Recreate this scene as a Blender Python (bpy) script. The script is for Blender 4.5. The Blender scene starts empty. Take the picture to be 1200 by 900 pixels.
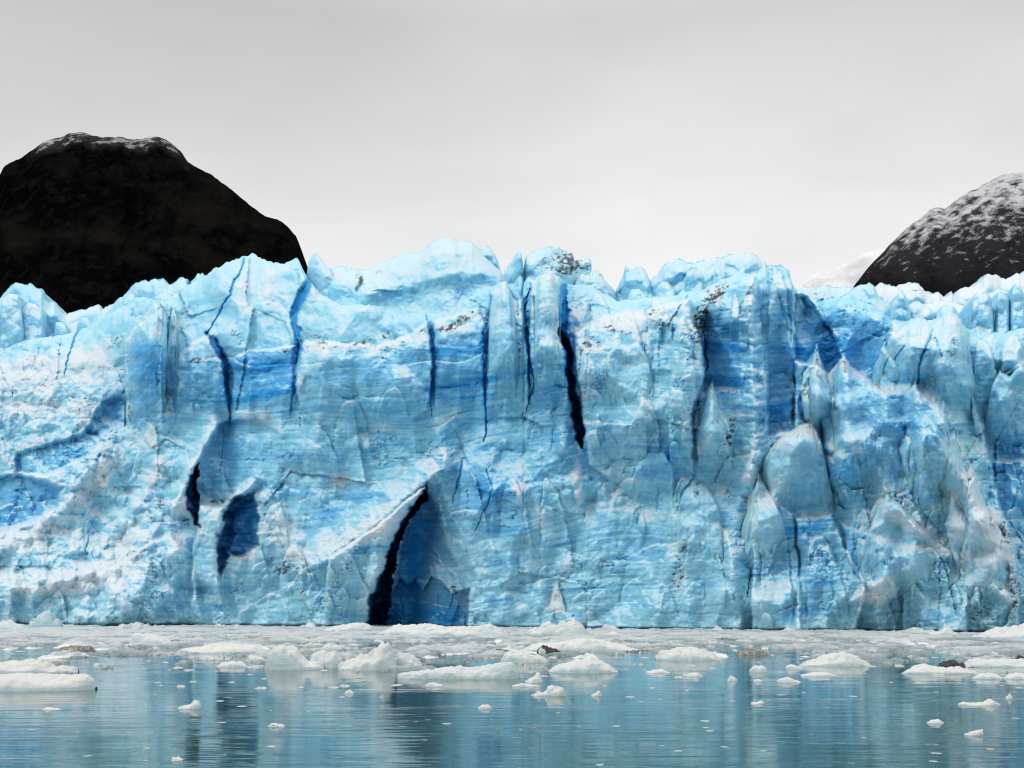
import bpy, math, random
import numpy as np

random.seed(7)
scene = bpy.context.scene
COL = scene.collection

# ------------------------------------------------------------------ camera constants
F = 1287.0            # focal length in photo pixels (photo 1200 wide)
HC = 3.2              # eye height above the water
VH = 714.0            # photo row of the horizon


def wx(u, Y):
    return (u - 600.0) / F * Y


def wz(v, Y):
    return HC + (VH - v) / F * Y


# ------------------------------------------------------------------ noise
def _h(ix, iy, iz, seed):
    n = (ix.astype(np.int64) * 374761393 + iy.astype(np.int64) * 668265263
         + iz.astype(np.int64) * 2147483647 + seed * 1274126177) & 0xFFFFFFFF
    n = ((n ^ (n >> 13)) * 1274126177) & 0xFFFFFFFF
    n = ((n ^ (n >> 15)) * 2246822519) & 0xFFFFFFFF
    return ((n ^ (n >> 16)) & 0xFFFFFF) / float(0xFFFFFF)


def vnoise(x, y, seed=0):
    """gradient noise in 2D, about -0.7..0.7"""
    x = np.asarray(x, float); y = np.asarray(y, float)
    x, y = np.broadcast_arrays(x, y)
    ix = np.floor(x); iy = np.floor(y)
    fx = x - ix; fy = y - iy
    sx = fx * fx * fx * (fx * (fx * 6 - 15) + 10)
    sy = fy * fy * fy * (fy * (fy * 6 - 15) + 10)
    z = np.zeros_like(ix)

    def g(dx, dy):
        a = _h(ix + dx, iy + dy, z, seed) * 2 * math.pi
        return np.cos(a) * (fx - dx) + np.sin(a) * (fy - dy)
    a = g(0, 0); b = g(1, 0); c = g(0, 1); d = g(1, 1)
    return (a + (b - a) * sx) * (1 - sy) + (c + (d - c) * sx) * sy


def fbm(x, y, octv=5, seed=0, gain=0.5, lac=2.03):
    s = 0; a = 1.0; n = 0
    for o in range(octv):
        s = s + a * vnoise(x * lac ** o + 17.3 * o, y * lac ** o - 9.1 * o, seed + o)
        n += a; a *= gain
    return s / n * 1.6


def ridged(x, y, octv=4, seed=0, gain=0.5):
    s = 0; a = 1.0; n = 0
    for o in range(octv):
        s = s + a * (1 - 2.2 * np.abs(vnoise(x * 2.05 ** o + 3.7 * o, y * 2.05 ** o + 5.1 * o, seed + o)))
        n += a; a *= gain
    return s / n


def facets(x, y, seed=0, tilt=1.0):
    """cells with their own level and tilt: broken-ice facets, about -1..1; also the distance to the cell border"""
    x = np.asarray(x, float); y = np.asarray(y, float)
    ix = np.floor(x); iy = np.floor(y)
    best = np.full(x.shape, 9.0); sec = np.full(x.shape, 9.0); val = np.zeros(x.shape)
    z = np.zeros_like(ix)
    for dx in (-1, 0, 1):
        for dy in (-1, 0, 1):
            cx = ix + dx; cy = iy + dy
            px = cx + _h(cx, cy, z, seed); py = cy + _h(cx, cy, z + 1, seed)
            d = np.hypot(x - px, y - py)
            lv = _h(cx, cy, z + 2, seed) * 2 - 1
            tx = _h(cx, cy, z + 3, seed) * 2 - 1
            ty = _h(cx, cy, z + 4, seed) * 2 - 1
            w = lv * 0.6 + tilt * (tx * (x - px) + ty * (y - py))
            m = d < best
            sec = np.where(m, best, np.minimum(sec, d))
            best = np.where(m, d, best)
            val = np.where(m, w, val)
    return val, sec - best


def cells(x, y, seed=0, tilt=1.0, k=1.5):
    """continuous facets: the upper envelope of tilted caps (k > 0), or scalloped hollows with sharp crests (k < 0)"""
    x = np.asarray(x, float); y = np.asarray(y, float)
    ix = np.floor(x); iy = np.floor(y); z = np.zeros_like(ix)
    out = None
    sg = 1.0 if k > 0 else -1.0
    for dx in (-1, 0, 1):
        for dy in (-1, 0, 1):
            cx = ix + dx; cy = iy + dy
            rx = x - cx - _h(cx, cy, z, seed); ry = y - cy - _h(cx, cy, z + 1, seed)
            w = (_h(cx, cy, z + 2, seed) - 0.5) * 0.8 + tilt * ((_h(cx, cy, z + 3, seed) - 0.5) * 2 * rx + (_h(cx, cy, z + 4, seed) - 0.5) * 2 * ry) - k * (rx * rx + ry * ry)
            out = w if out is None else (np.maximum(out, w) if sg > 0 else np.minimum(out, w))
    return out - sg * 0.25


def sstep(a, b, x):
    t = np.clip((x - a) / (b - a), 0, 1)
    return t * t * (3 - 2 * t)


def prof(pts, x):
    p = np.array(pts, float)
    return np.interp(x, p[:, 0], p[:, 1])


def seg_dist(U, V, pts, vals=None):
    """distance to a polyline (and interpolated value along it)"""
    best = np.full(U.shape, 1e9); w = np.zeros(U.shape)
    for i in range(len(pts) - 1):
        ax, ay = pts[i][:2]; bx, by = pts[i + 1][:2]
        L = (bx - ax) ** 2 + (by - ay) ** 2 + 1e-9
        t = np.clip(((U - ax) * (bx - ax) + (V - ay) * (by - ay)) / L, 0, 1)
        d = np.hypot(U - ax - t * (bx - ax), V - ay - t * (by - ay))
        m = d < best
        best = np.where(m, d, best)
        if vals is not None:
            w = np.where(m, vals[i] + t * (vals[i + 1] - vals[i]), w)
    return best, w


def poly_sd(U, V, pts):
    """signed distance to a polygon, positive inside"""
    d, _ = seg_dist(U, V, pts + [pts[0]])
    ins = np.zeros(U.shape, bool)
    n = len(pts)
    for i in range(n):
        x1, y1 = pts[i]; x2, y2 = pts[(i + 1) % n]
        if y1 == y2:
            continue
        c = ((y1 > V) != (y2 > V)) & (U < (x2 - x1) * (V - y1) / (y2 - y1) + x1)
        ins ^= c
    return np.where(ins, d, -d)


# ------------------------------------------------------------------ mesh helpers
def link(o, parent=None):
    COL.objects.link(o)
    if parent is not None:
        o.parent = parent
    return o


def mesh_from(name, verts, faces, mat, attrs=None, parent=None, smooth=True):
    me = bpy.data.meshes.new(name)
    verts = np.asarray(verts, np.float32); faces = np.asarray(faces, np.int32)
    me.vertices.add(len(verts)); me.vertices.foreach_set('co', verts.ravel())
    k = faces.shape[1]
    me.loops.add(faces.size); me.loops.foreach_set('vertex_index', faces.ravel())
    me.polygons.add(len(faces))
    me.polygons.foreach_set('loop_start', np.arange(0, faces.size, k, dtype=np.int32))
    me.polygons.foreach_set('loop_total', np.full(len(faces), k, dtype=np.int32))
    me.polygons.foreach_set('use_smooth', np.full(len(faces), smooth))
    if attrs is not None:
        at = me.attributes.new('ice', 'FLOAT_COLOR', 'POINT')
        at.data.foreach_set('color', np.asarray(attrs, np.float32).ravel())
    me.update(calc_edges=True); me.validate()
    me.materials.append(mat)
    o = bpy.data.objects.new(name, me)
    return link(o, parent)


def grid_faces(nr, nc, off=0, flip=False):
    i = np.arange(nr - 1)[:, None] * nc + np.arange(nc - 1)[None, :] + off
    a, b, c, d = i, i + 1, i + nc + 1, i + nc
    f = np.stack([a, d, c, b] if flip else [a, b, c, d], -1).reshape(-1, 4)
    return f


def submesh(verts, faces, attrs, sel):
    f = faces[sel]
    used = np.unique(f)
    remap = np.full(len(verts), -1); remap[used] = np.arange(len(used))
    return verts[used], remap[f], attrs[used]


def tag(o, label=None, cat=None, group=None, kind=None):
    if label: o['label'] = label
    if cat: o['category'] = cat
    if group: o['group'] = group
    if kind: o['kind'] = kind
    return o


# ------------------------------------------------------------------ materials
class NT:
    def __init__(s, mat):
        s.t = mat.node_tree; s.n = s.t.nodes; s.l = s.t.links

    def add(s, typ, **kw):
        n = s.n.new(typ)
        for k, v in kw.items():
            setattr(n, k, v)
        return n

    def put(s, sock, v):
        if isinstance(v, bpy.types.NodeSocket):
            s.l.new(v, sock)
        else:
            sock.default_value = v

    def noise(s, vec, scale, detail=4, rough=0.55, dist=0.0):
        n = s.add('ShaderNodeTexNoise')
        if vec is not None: s.l.new(vec, n.inputs['Vector'])
        n.inputs['Scale'].default_value = scale; n.inputs['Detail'].default_value = detail
        n.inputs['Roughness'].default_value = rough; n.inputs['Distortion'].default_value = dist
        return n.outputs['Fac']

    def mapping(s, vec, scale=(1, 1, 1), rot=(0, 0, 0)):
        n = s.add('ShaderNodeMapping')
        s.l.new(vec, n.inputs['Vector']); n.inputs['Scale'].default_value = scale
        n.inputs['Rotation'].default_value = rot
        return n.outputs['Vector']

    def ramp(s, fac, pts):
        n = s.add('ShaderNodeValToRGB')
        s.l.new(fac, n.inputs['Fac'])
        e = n.color_ramp.elements
        while len(e) < len(pts): e.new(0.5)
        for el, (p, c) in zip(e, pts):
            el.position = p
            el.color = (c, c, c, 1) if isinstance(c, (int, float)) else (*c, 1)
        return n.outputs['Color']

    def math(s, op, a, b=0.0, clamp=False):
        n = s.add('ShaderNodeMath', operation=op, use_clamp=clamp)
        s.put(n.inputs[0], a); s.put(n.inputs[1], b)
        return n.outputs[0]

    def mix(s, fac, a, b, mode='MIX'):
        n = s.add('ShaderNodeMix', data_type='RGBA', blend_type=mode)
        s.put(n.inputs[0], fac)
        s.put(n.inputs[6], a if isinstance(a, bpy.types.NodeSocket) else (*a, 1))
        s.put(n.inputs[7], b if isinstance(b, bpy.types.NodeSocket) else (*b, 1))
        return n.outputs[2]

    def bump(s, h, strength, dist, normal=None):
        n = s.add('ShaderNodeBump')
        s.l.new(h, n.inputs['Height']); n.inputs['Strength'].default_value = strength
        n.inputs['Distance'].default_value = dist
        if normal is not None: s.l.new(normal, n.inputs['Normal'])
        return n.outputs['Normal']


def new_mat(name):
    m = bpy.data.materials.new(name); m.use_nodes = True
    t = NT(m)
    return m, t, t.n['Principled BSDF']


def ice_material(name, light=(0.32, 0.69, 0.85), deep=(0.022, 0.315, 0.70), snow=(0.68, 0.75, 0.80),
                 dirt=(0.085, 0.078, 0.070), fine=1.0, sss=0.0, pale=None):
    """attribute 'ice': R snow crust, G dense clear blue ice, B grit, A abyss (dark blue in the clefts, shade painted over clear ice)"""
    pale = pale or tuple(0.5 * (a + b) for a, b in zip(light, snow))
    m, t, b = new_mat(name)
    at = t.add('ShaderNodeAttribute', attribute_name='ice')
    sep = t.add('ShaderNodeSeparateColor'); t.l.new(at.outputs['Color'], sep.inputs['Color'])
    co = t.add('ShaderNodeTexCoord').outputs['Object']
    n1 = t.noise(co, 0.35 * fine, 6, 0.6)
    n2 = t.noise(co, 1.6 * fine, 5, 0.65)
    st = t.noise(t.mapping(co, (0.05, 0.05, 1.9), (0, math.radians(3), 0)), 1.3 * fine, 5, 0.6, 0.6)
    zc = t.add('ShaderNodeSeparateXYZ'); t.l.new(co, zc.inputs[0])
    low = t.ramp(t.math('MULTIPLY', t.math('ADD', zc.outputs['Z'], t.math('MULTIPLY', n1, 16.0)), 0.02), [(0.18, 1.0), (0.85, 0.0)])
    tint = t.ramp(n1, [(0.33, (light[0] * 0.80, light[1] * 0.93, light[2] * 0.97)),
                       (0.55, light), (0.72, (light[0] * 1.35, light[1] * 1.12, light[2] * 1.05))])
    if fine == 1.0:
        tint = t.mix(t.math('MULTIPLY', low, 0.7), tint, (0.33, 0.62, 0.715))
    g = t.math('ADD', sep.outputs['Green'], t.math('MULTIPLY', t.math('SUBTRACT', st, 0.5), 0.38))
    g = t.math('ADD', g, t.math('MULTIPLY', t.math('SUBTRACT', n2, 0.5), 0.35), True)
    col = t.mix(g, tint, deep)
    sn = t.math('ADD', sep.outputs['Red'], t.math('MULTIPLY', t.math('SUBTRACT', n2, 0.5), 0.75))
    col = t.mix(t.ramp(sn, [(0.05, 0.0), (0.45, 0.85)]), col, pale)
    col = t.mix(t.ramp(sn, [(0.40, 0.0), (0.90, 1.0)]), col, snow)
    gr = t.noise(co, 2.6 * fine, 6, 0.75)
    dn = t.math('ADD', sep.outputs['Blue'], t.math('MULTIPLY', t.math('SUBTRACT', gr, 0.5), 1.9))
    dn = t.math('MULTIPLY', t.ramp(dn, [(0.38, 0.0), (0.75, 1.0)]), t.ramp(sep.outputs['Blue'], [(0.02, 0.0), (0.18, 1.0)]))
    col = t.mix(dn, col, dirt)
    col = t.mix(at.outputs['Alpha'], col, (0.012, 0.085, 0.34))  # shade of cracks and caves painted in as navy
    t.l.new(col, b.inputs['Base Color'])
    b.inputs['Roughness'].default_value = 0.42
    b.inputs['Specular IOR Level'].default_value = 0.32
    if sss:
        b.inputs['Subsurface Weight'].default_value = sss
        b.inputs['Subsurface Radius'].default_value = (0.15, 0.9, 1.9)
        b.inputs['Subsurface Scale'].default_value = 0.55
    b.inputs['IOR'].default_value = 1.31
    h = t.math('ADD', t.math('MULTIPLY', n2, 0.5), t.math('MULTIPLY', t.noise(co, 5.0 * fine, 4, 0.7), 0.25))
    h = t.math('ADD', h, t.math('MULTIPLY', st, 0.25))
    t.l.new(t.bump(h, 0.8, 0.45 / fine), b.inputs['Normal'])
    return m


M_ICE = ice_material('glacier_ice', sss=0.6, pale=(0.44, 0.745, 0.88))
M_FLOE = ice_material('floating_ice', light=(0.46, 0.60, 0.63), deep=(0.14, 0.42, 0.52), snow=(0.69, 0.685, 0.665),
                      dirt=(0.10, 0.09, 0.075), fine=3.0)


def simple_ice(name, c1, c2, rough=0.5, scale=4.0, bump=0.05):
    m, t, b = new_mat(name)
    co = t.add('ShaderNodeTexCoord').outputs['Object']
    n = t.noise(co, scale, 6, 0.65)
    t.l.new(t.ramp(n, [(0.35, c1), (0.62, c2)]), b.inputs['Base Color'])
    b.inputs['Roughness'].default_value = rough
    t.l.new(t.bump(t.noise(co, scale * 3, 4, 0.6), 0.7, bump), b.inputs['Normal'])
    return m


M_SLUSH = ice_material('slush_ice', light=(0.27, 0.33, 0.34), deep=(0.14, 0.22, 0.23), snow=(0.58, 0.60, 0.605), dirt=(0.06, 0.06, 0.05), fine=2.0)
M_BLACKICE = simple_ice('black_clear_ice', (0.004, 0.004, 0.005), (0.02, 0.02, 0.022), 0.25, 6.0)
M_DIRTYICE = simple_ice('dirty_ice', (0.06, 0.055, 0.05), (0.34, 0.33, 0.31), 0.6, 5.0)
M_BIT = simple_ice('white_brash', (0.34, 0.40, 0.40), (0.66, 0.66, 0.64), 0.45, 5.0)
M_BELT = simple_ice('belt_ice', (0.42, 0.46, 0.47), (0.76, 0.77, 0.77), 0.5, 1.5)
M_BITDARK = simple_ice('grey_brash', (0.05, 0.07, 0.06), (0.34, 0.36, 0.33), 0.4, 7.0)


def rock_material(name, dark, brown, snowline, snowamt, hazeless=True):
    m, t, b = new_mat(name)
    at = t.add('ShaderNodeAttribute', attribute_name='ice')
    sep = t.add('ShaderNodeSeparateColor'); t.l.new(at.outputs['Color'], sep.inputs['Color'])
    co = t.add('ShaderNodeTexCoord').outputs['Object']
    n1 = t.noise(co, 0.012, 8, 0.65)
    n2 = t.noise(co, 0.09, 7, 0.7)
    col = t.ramp(t.math('ADD', t.math('MULTIPLY', n1, 0.6), t.math('MULTIPLY', sep.outputs['Green'], 0.5)), [(0.42, dark), (0.9, brown)])
    col = t.mix(t.math('MULTIPLY', sep.outputs['Red'], 0.09), col, (0.72, 0.73, 0.76))
    col = t.mix(t.ramp(n2, [(0.50, 0.0), (0.70, 0.8)]), col, (dark[0] * 2 + 0.008, dark[1] * 2 + 0.0075, dark[2] * 2 + 0.007))
    sn = t.math('ADD', sep.outputs['Red'], t.math('MULTIPLY', t.math('SUBTRACT', n2, 0.5), 2.4))
    col = t.mix(t.math('MULTIPLY', t.ramp(sn, [(0.42, 0.0), (0.95, 0.9)]), t.ramp(sep.outputs['Red'], [(0.03, 0.0), (0.15, 1.0)])),
                col, (0.72, 0.73, 0.76))
    t.l.new(col, b.inputs['Base Color'])
    b.inputs['Roughness'].default_value = 0.95
    b.inputs['Specular IOR Level'].default_value = 0.0
    t.l.new(t.bump(n2, 0.9, 9.0), b.inputs['Normal'])
    return m


M_ROCKL = rock_material('dark_rock', (0.0020, 0.0020, 0.0026), (0.020, 0.0178, 0.013), 0, 1)
M_ROCKR = rock_material('snow_haze_rock', (0.0080, 0.0080, 0.0105), (0.022, 0.021, 0.025), 0, 1)  # greying towards the top puts haze into the colour, along with snow dust
M_FAR = simple_ice('far_snow_haze', (0.48, 0.48, 0.50), (0.78, 0.78, 0.79), 0.9, 0.006, 5.0)  # pale tones hold both snow and haze put into the colour


def water_material():
    m, t, b = new_mat('glacial_water')
    co = t.add('ShaderNodeTexCoord').outputs['Object']
    n = t.noise(co, 0.03, 3, 0.5)
    t.l.new(t.ramp(n, [(0.35, (0.042, 0.102, 0.106)), (0.65, (0.062, 0.130, 0.128))]), b.inputs['Base Color'])
    b.inputs['Roughness'].default_value = 0.04
    b.inputs['IOR'].default_value = 1.333
    b.inputs['Specular IOR Level'].default_value = 0.5
    w1 = t.noise(t.mapping(co, (0.22, 1.3, 1)), 1.0, 3, 0.55, 0.5)
    w2 = t.noise(t.mapping(co, (0.9, 4.2, 1)), 1.0, 3, 0.5, 0.3)
    w3 = t.noise(t.mapping(co, (0.06, 0.22, 1)), 1.0, 2, 0.5)
    h = t.math('ADD', t.math('MULTIPLY', w1, 0.75), t.math('MULTIPLY', w2, 0.16))
    calm = t.ramp(w3, [(0.40, 0.35), (0.62, 1.0)])
    h = t.math('MULTIPLY', h, calm)
    t.l.new(t.bump(h, 0.5, 0.07), b.inputs['Normal'])
    return m


M_WATER = water_material()

# ------------------------------------------------------------------ glacier: base surface
def vbase(u):                     # photo row of the waterline along the front
    return prof([(-300, 731.5), (0, 733), (300, 735), (600, 737.5), (900, 740), (1100, 742), (1500, 745)], u)


def Y0(u):                        # distance of the foot of the ice
    return HC * F / (vbase(u) - VH)


def brow(u):
    return prof([(-300, 445), (0, 432), (100, 425), (148, 392), (185, 372), (230, 400), (300, 410), (350, 402), (430, 400), (500, 382),
                 (545, 368), (600, 352), (650, 340), (690, 392), (760, 375), (800, 356), (850, 340), (930, 338), (1000, 348),
                 (1100, 378), (1200, 410), (1500, 420)], u)


CREST = [(-300, 420), (-120, 410), (0, 404), (30, 398), (75, 392), (100, 384), (118, 372), (135, 364), (148, 356), (158, 349), (170, 347), (180, 351), (186, 350), (196, 352), (203, 352), (212, 340),
         (225, 331), (238, 324), (250, 315), (262, 309), (270, 306), (278, 303), (285, 300), (297, 298), (308, 303), (320, 308), (330, 308), (340, 305),
         (349, 303), (354, 312), (359, 322), (364, 330), (374, 343), (385, 349), (400, 357), (420, 356), (460, 360), (500, 366), (520, 364), (540, 352), (560, 341),
         (575, 335), (586, 331), (592, 329), (597, 335), (601, 348), (606, 352), (612, 348), (614, 330), (619, 324), (626, 328), (633, 322), (645, 320), (655, 322), (662, 330),
         (672, 334), (690, 330), (700, 338), (712, 346), (725, 352), (745, 350), (770, 348), (790, 346), (800, 340), (815, 341), (830, 336), (845, 328), (858, 322), (868, 318),
         (880, 322), (893, 318), (902, 310), (912, 312), (922, 316), (928, 330), (935, 343), (955, 350), (975, 348), (1000, 349), (1020, 356), (1045, 374), (1058, 376), (1075, 371),
         (1085, 375), (1100, 371), (1112, 365), (1122, 369), (1132, 383), (1160, 390), (1185, 386), (1200, 382), (1260, 372), (1360, 390), (1500, 400)]

STEP = 1.15
us = np.concatenate([np.arange(-560, -60, 3.4), np.arange(-60, 1260, STEP), np.arange(1260, 1900, 3.4)])
NR = 400
nu = len(us)
crest = prof(CREST, us) - 5.0 * np.clip(ridged(us / 17, us * 0 + .3, 3, 93) - 0.25, 0, 1) + 2.0 + 1.3 * fbm(us / 9.0, us * 0, 4, 91) + 0.9 * fbm(us / 3.5, us * 0, 2, 92)
bot = vbase(us) + 10
tt = np.linspace(0, 1, NR)
tt = 1 - (1 - tt) ** 1.0
U = np.repeat(us[None, :], NR, 0)
V = bot[None, :] + (crest - bot)[None, :] * tt[:, None]
VB = vbase(U)
M2 = Y0(U) / F                    # metres per photo pixel there

# warped drawing coordinates: no outline stays straight
WU = U + 3.2 * fbm(U / 30, V / 30, 4, 1) + 1.4 * fbm(U / 8, V / 8, 3, 3)
WV = V + 3.2 * fbm(U / 30, V / 30, 4, 11) + 1.4 * fbm(U / 8, V / 8, 3, 13)

hgt = (VB - V) * M2               # height above water
D = Y0(U) + 0.16 * hgt
over = np.maximum(brow(U) + 5 * fbm(U / 40, V * 0, 3, 5) - V, 0) * M2
D += 0.95 * over
lean = sstep(235, 90, U)
D += lean * 0.42 * np.maximum(hgt - 2, 0)
D -= lean * 7.0
# the coast of the front: broad bays and buttresses
D += 3.5 * fbm(U / 150, V / 420, 3, 21)

snow = np.zeros(U.shape); deep = np.zeros(U.shape); dirt = np.zeros(U.shape); Dref = None; cleft_shade = np.zeros(U.shape)
region = np.zeros(U.shape, np.int32)          # which part of the glacier a face belongs to


def box(pts, pad):
    p = np.array([q[:2] for q in pts], float)
    c0 = int(np.searchsorted(us, p[:, 0].min() - pad))
    c1 = min(int(np.searchsorted(us, p[:, 0].max() + pad)) + 1, nu)
    c0 = min(c0, nu - 2)
    return slice(0, NR), slice(c0, max(c1, c0 + 1))


def blk(pts, off, edge=4.0, bulge=0.0, R=18.0, gu=0.0, gv=0.0, reg=None, dp=0.0, ab=0.0, fade=None):
    s = box(pts, edge + 4)
    if reg is not None or dp >= 0.4:
        sd = poly_sd(WU[s] + 5 * fbm(U[s] / 16, V[s] / 12, 4, 151), WV[s] + 5 * fbm(U[s] / 16, V[s] / 12, 4, 152), pts)
        m = (0.75 * sstep(-edge / 2, edge / 2, sd) + 0.25 * sstep(0, 10, sd)) * (1 + 0.5 * fbm(U[s] / 18, V[s] / 18, 4, 153))
    else:
        sd = poly_sd(WU[s], WV[s], pts)
        m = sstep(-edge / 2, edge / 2, sd)
    ya = min(p[1] for p in pts); yb = max(p[1] for p in pts)
    if fade is None:
        fade = 0.5 if off < 0 else 0.0
    if fade > 0:                       # towers grow out of the wall below them
        m = m * sstep(yb, yb - fade * (yb - ya), WV[s])
    if fade < 0:                       # hollows open gradually from above
        m = m * sstep(ya, ya - fade * (yb - ya), WV[s])
    off = off * (1.55 if off < 0 else 1.2); bulge = bulge * 1.5
    c = np.mean(np.array(pts), 0)
    q = np.clip(sd / R, 0, 1)
    D[s] += m * (off + gu * (U[s] - c[0]) + gv * (V[s] - c[1])) - bulge * np.sqrt(np.maximum(1 - (1 - q) ** 2, 0)) * m
    deep[s] += dp * m
    cleft_shade[s] = np.maximum(cleft_shade[s], ab * m)
    if reg is not None:
        region[s] = np.where(sd > -0.5, reg, region[s])


def crack(pts, depth, dp=0.8, ab=0.0, sharp=0.45, reg=None, halo=0.0):
    """pts: (u, v, half width)"""
    w = [p[2] * (0.85 if depth >= 7 else 0.42) for p in pts]
    w[-1] *= 0.3; w[0] *= 0.6
    s = box(pts, max(w) * 3 + 14 + halo)
    jag = 2.6 * fbm(U[s] / 26, V[s] / 11, 4, 78) + 2.2 * fbm(U[s] / 60, V[s] / 30, 2, 80) + 1.1 * vnoise(U[s] / 30, V[s] / 3.4, 79)
    d, ww = seg_dist(U[s] + jag, V[s], pts, w)
    ww = ww * (1 + 0.55 * fbm(U[s] / 8, V[s] / 12, 3, 77))
    m = sstep(1.0 + sharp, 1.0 - sharp, d / np.maximum(ww, 0.3))
    D[s] += depth * (1.0 if depth >= 8 else 0.20) * m
    deep[s] += 1.25 * dp * m
    if halo:
        deep[s] += 0.16 * np.exp(-(d / halo) ** 2)
    cleft_shade[s] = np.maximum(cleft_shade[s], (ab if depth >= 5 else 0.45 * ab) * m)
    if reg is not None:
        region[s] = np.where(d < ww + 0.6, reg, region[s])


def shard(ua, va, wl, wr, vb, off, lean=0.0, sn=0.0, pw=2.4, skew=0.0):
    """a fin or broken slab standing in front of the wall: top (ua, va), half widths at its foot vb; pw < 1 is a spire, large pw a block"""
    s = box([(ua - wl - 4, va), (ua + wr + 4 + abs(lean), va)], 10)
    uu = 0.4 * WU[s] + 0.6 * U[s] + 2.4 * fbm(V[s] / 16 + ua, U[s] / 30, 3, 181)
    vv = 0.5 * WV[s] + 0.5 * V[s] + 3.0 * fbm(U[s] / 11 + va, V[s] / 40, 4, 182)
    h = max(vb - va, 4.0)
    x = uu - ua - lean * (vv - va) / h
    q = np.where(x < 0, -x / wl, x / wr)
    topv = va + h * 0.85 * np.abs(q) ** pw + (skew * x * 0.8 if pw > 1 else 0)
    ins = sstep(-0.8, 1.2, vv - topv) * (q < 1.0) * (vv < vb + 1)
    t = np.clip((vb - vv) / h, 0, 1)
    face = (1 - 0.7 * np.clip(np.abs(q), 0, 1)) if pw < 1 else (0.75 + skew * np.clip(x / (0.5 * (wl + wr)), -1, 1) * 0.5)
    sh = Dref[s] - off * (0.25 + 0.75 * t ** 0.6) * face * np.clip((1 - q) * 7, 0, 1) ** 0.5 * np.minimum(t * 4, 1)
    m = ins * (sh < D[s])
    D[s] = D[s] * (1 - m) + sh * m
    snow[s] += m * sn * sstep(7, 0, vv - topv)


def ridge(pts, amp, w, sn=0.0, p=1.4):
    s = box(pts, w * 2.5)
    d, _ = seg_dist(WU[s], WV[s], pts)
    m = np.exp(-(d / w) ** p)
    D[s] -= 1.5 * amp * m + m * RUB[s]
    snow[s] += sn * np.exp(-(d / (w * 0.9)) ** 2)


def blob(arr, lst):
    for (cx, cy, rx, ry, ang, a) in lst:
        s = box([(cx - rx - ry, cy), (cx + rx + ry, cy)], 30)
        ca, sa = math.cos(math.radians(ang)), math.sin(math.radians(ang))
        x = (WU[s] - cx) * ca + (WV[s] - cy) * sa
        y = -(WU[s] - cx) * sa + (WV[s] - cy) * ca
        q = np.hypot(x / rx, y / ry)
        arr[s] += a * sstep(1.35, 0.25, q + 0.75 * fbm(x / 13, y / 6, 4, 31) + 0.3 * fbm(U[s] / 4, V[s] / 4, 3, 32))


def band(pts, w, a):
    s = box(pts, w * 3)
    d, _ = seg_dist(U[s] + 3 * fbm(U[s] / 50, V[s] / 20, 3, 8), V[s] + 2.2 * fbm(U[s] / 45, V[s] / 25, 4, 9), pts)
    deep[s] += a * (0.55 + 0.9 * fbm(U[s] / 90, V[s] / 2.6, 3, 29)) * sstep(1.5, 0.2, d / (w * (1 + 0.7 * fbm(U[s] / 25, V[s] / 6, 3, 19))))


# ------------------------------------------------------------------ generic fracture, before the named forms
rub = np.clip(sstep(300, 120, U) * sstep(400, 470, V) + 0.0 * U, 0, 1)          # rubble slope at the left
rub = np.maximum(rub, sstep(1120, 1150, U) * sstep(560, 620, V) * 0.8)
rub = np.maximum(rub, 0.55 * sstep(0.05, 0.45, fbm(U / 120, V / 100, 3, 41)))
right = sstep(860, 960, U)
sca = np.clip(0.35 + 1.2 * fbm(U / 130, V / 130, 3, 45) + 0.55 * right, 0, 1)
big = cells(WU / 70 + 0.25 * fbm(U / 40, V / 40, 2, 51), WV / 105, 5, 1.2, 1.4)
scb = cells(WU / 52 + 0.3 * fbm(U / 40, V / 60, 2, 53) + 0.12 * V / 60, WV / 100, 8, 0.6, -1.3)
mid = cells(WU / 27 + 0.3 * fbm(U / 18, V / 18, 2, 52), WV / 33, 6, 1.2, 1.3)
scm = cells(WU / 22 + 0.3 * fbm(U / 20, V / 20, 2, 54), WV / 38, 9, 0.7, -1.2)
sml = cells(WU / 11.0, WV / 11.5, 7, 1.1, 1.2)
f1, _e = facets(WU / 75, WV / 95, 15, 0.9)
f3, _e = facets(WU / 12, WV / 12, 17, 1.0)
D -= 3.6 * (1 - sca) * big + 5.0 * sca * scb
D -= (0.9 + 0.9 * rub) * ((1 - sca) * mid + 1.2 * sca * scm)
crum = sstep(0.0, 0.35, fbm(U / 85, V / 60, 4, 46))
D -= (0.14 + 0.75 * rub + 0.45 * crum) * sml
D -= 0.35 * crum * ridged(U / 9, V / 8, 3, 62)
D += 1.1 * f1 + 0.28 * rub * f3
D -= 1.0 * rub * ridged(U / 17, V / 17, 4, 61)
# vertical flutes and buttresses on the steep part
steep = sstep(0, 25, V - brow(U)) * (1 - 0.6 * rub)
flu = ridged((U + 14 * fbm(U / 60, V / 120, 3, 71)) / 58, V / 420, 2, 72, 0.5)
D -= 2.6 * steep * flu
D += 0.75 * fbm(U / 28, V / 36, 5, 81) + 0.16 * fbm(U / 5, V / 5, 3, 83)
# broken ledges that follow the layers
ter = V + 0.05 * (U - 600) + 10 * fbm(U / 60, V / 60, 4, 93)
D += 1.0 * steep * (np.mod(ter / 46 + 0.8 * fbm(U / 110, V / 110, 2, 94), 1.0) ** 3 - 0.25) * sstep(-0.2, 0.4, fbm(U / 70, V / 50, 3, 95))
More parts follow.
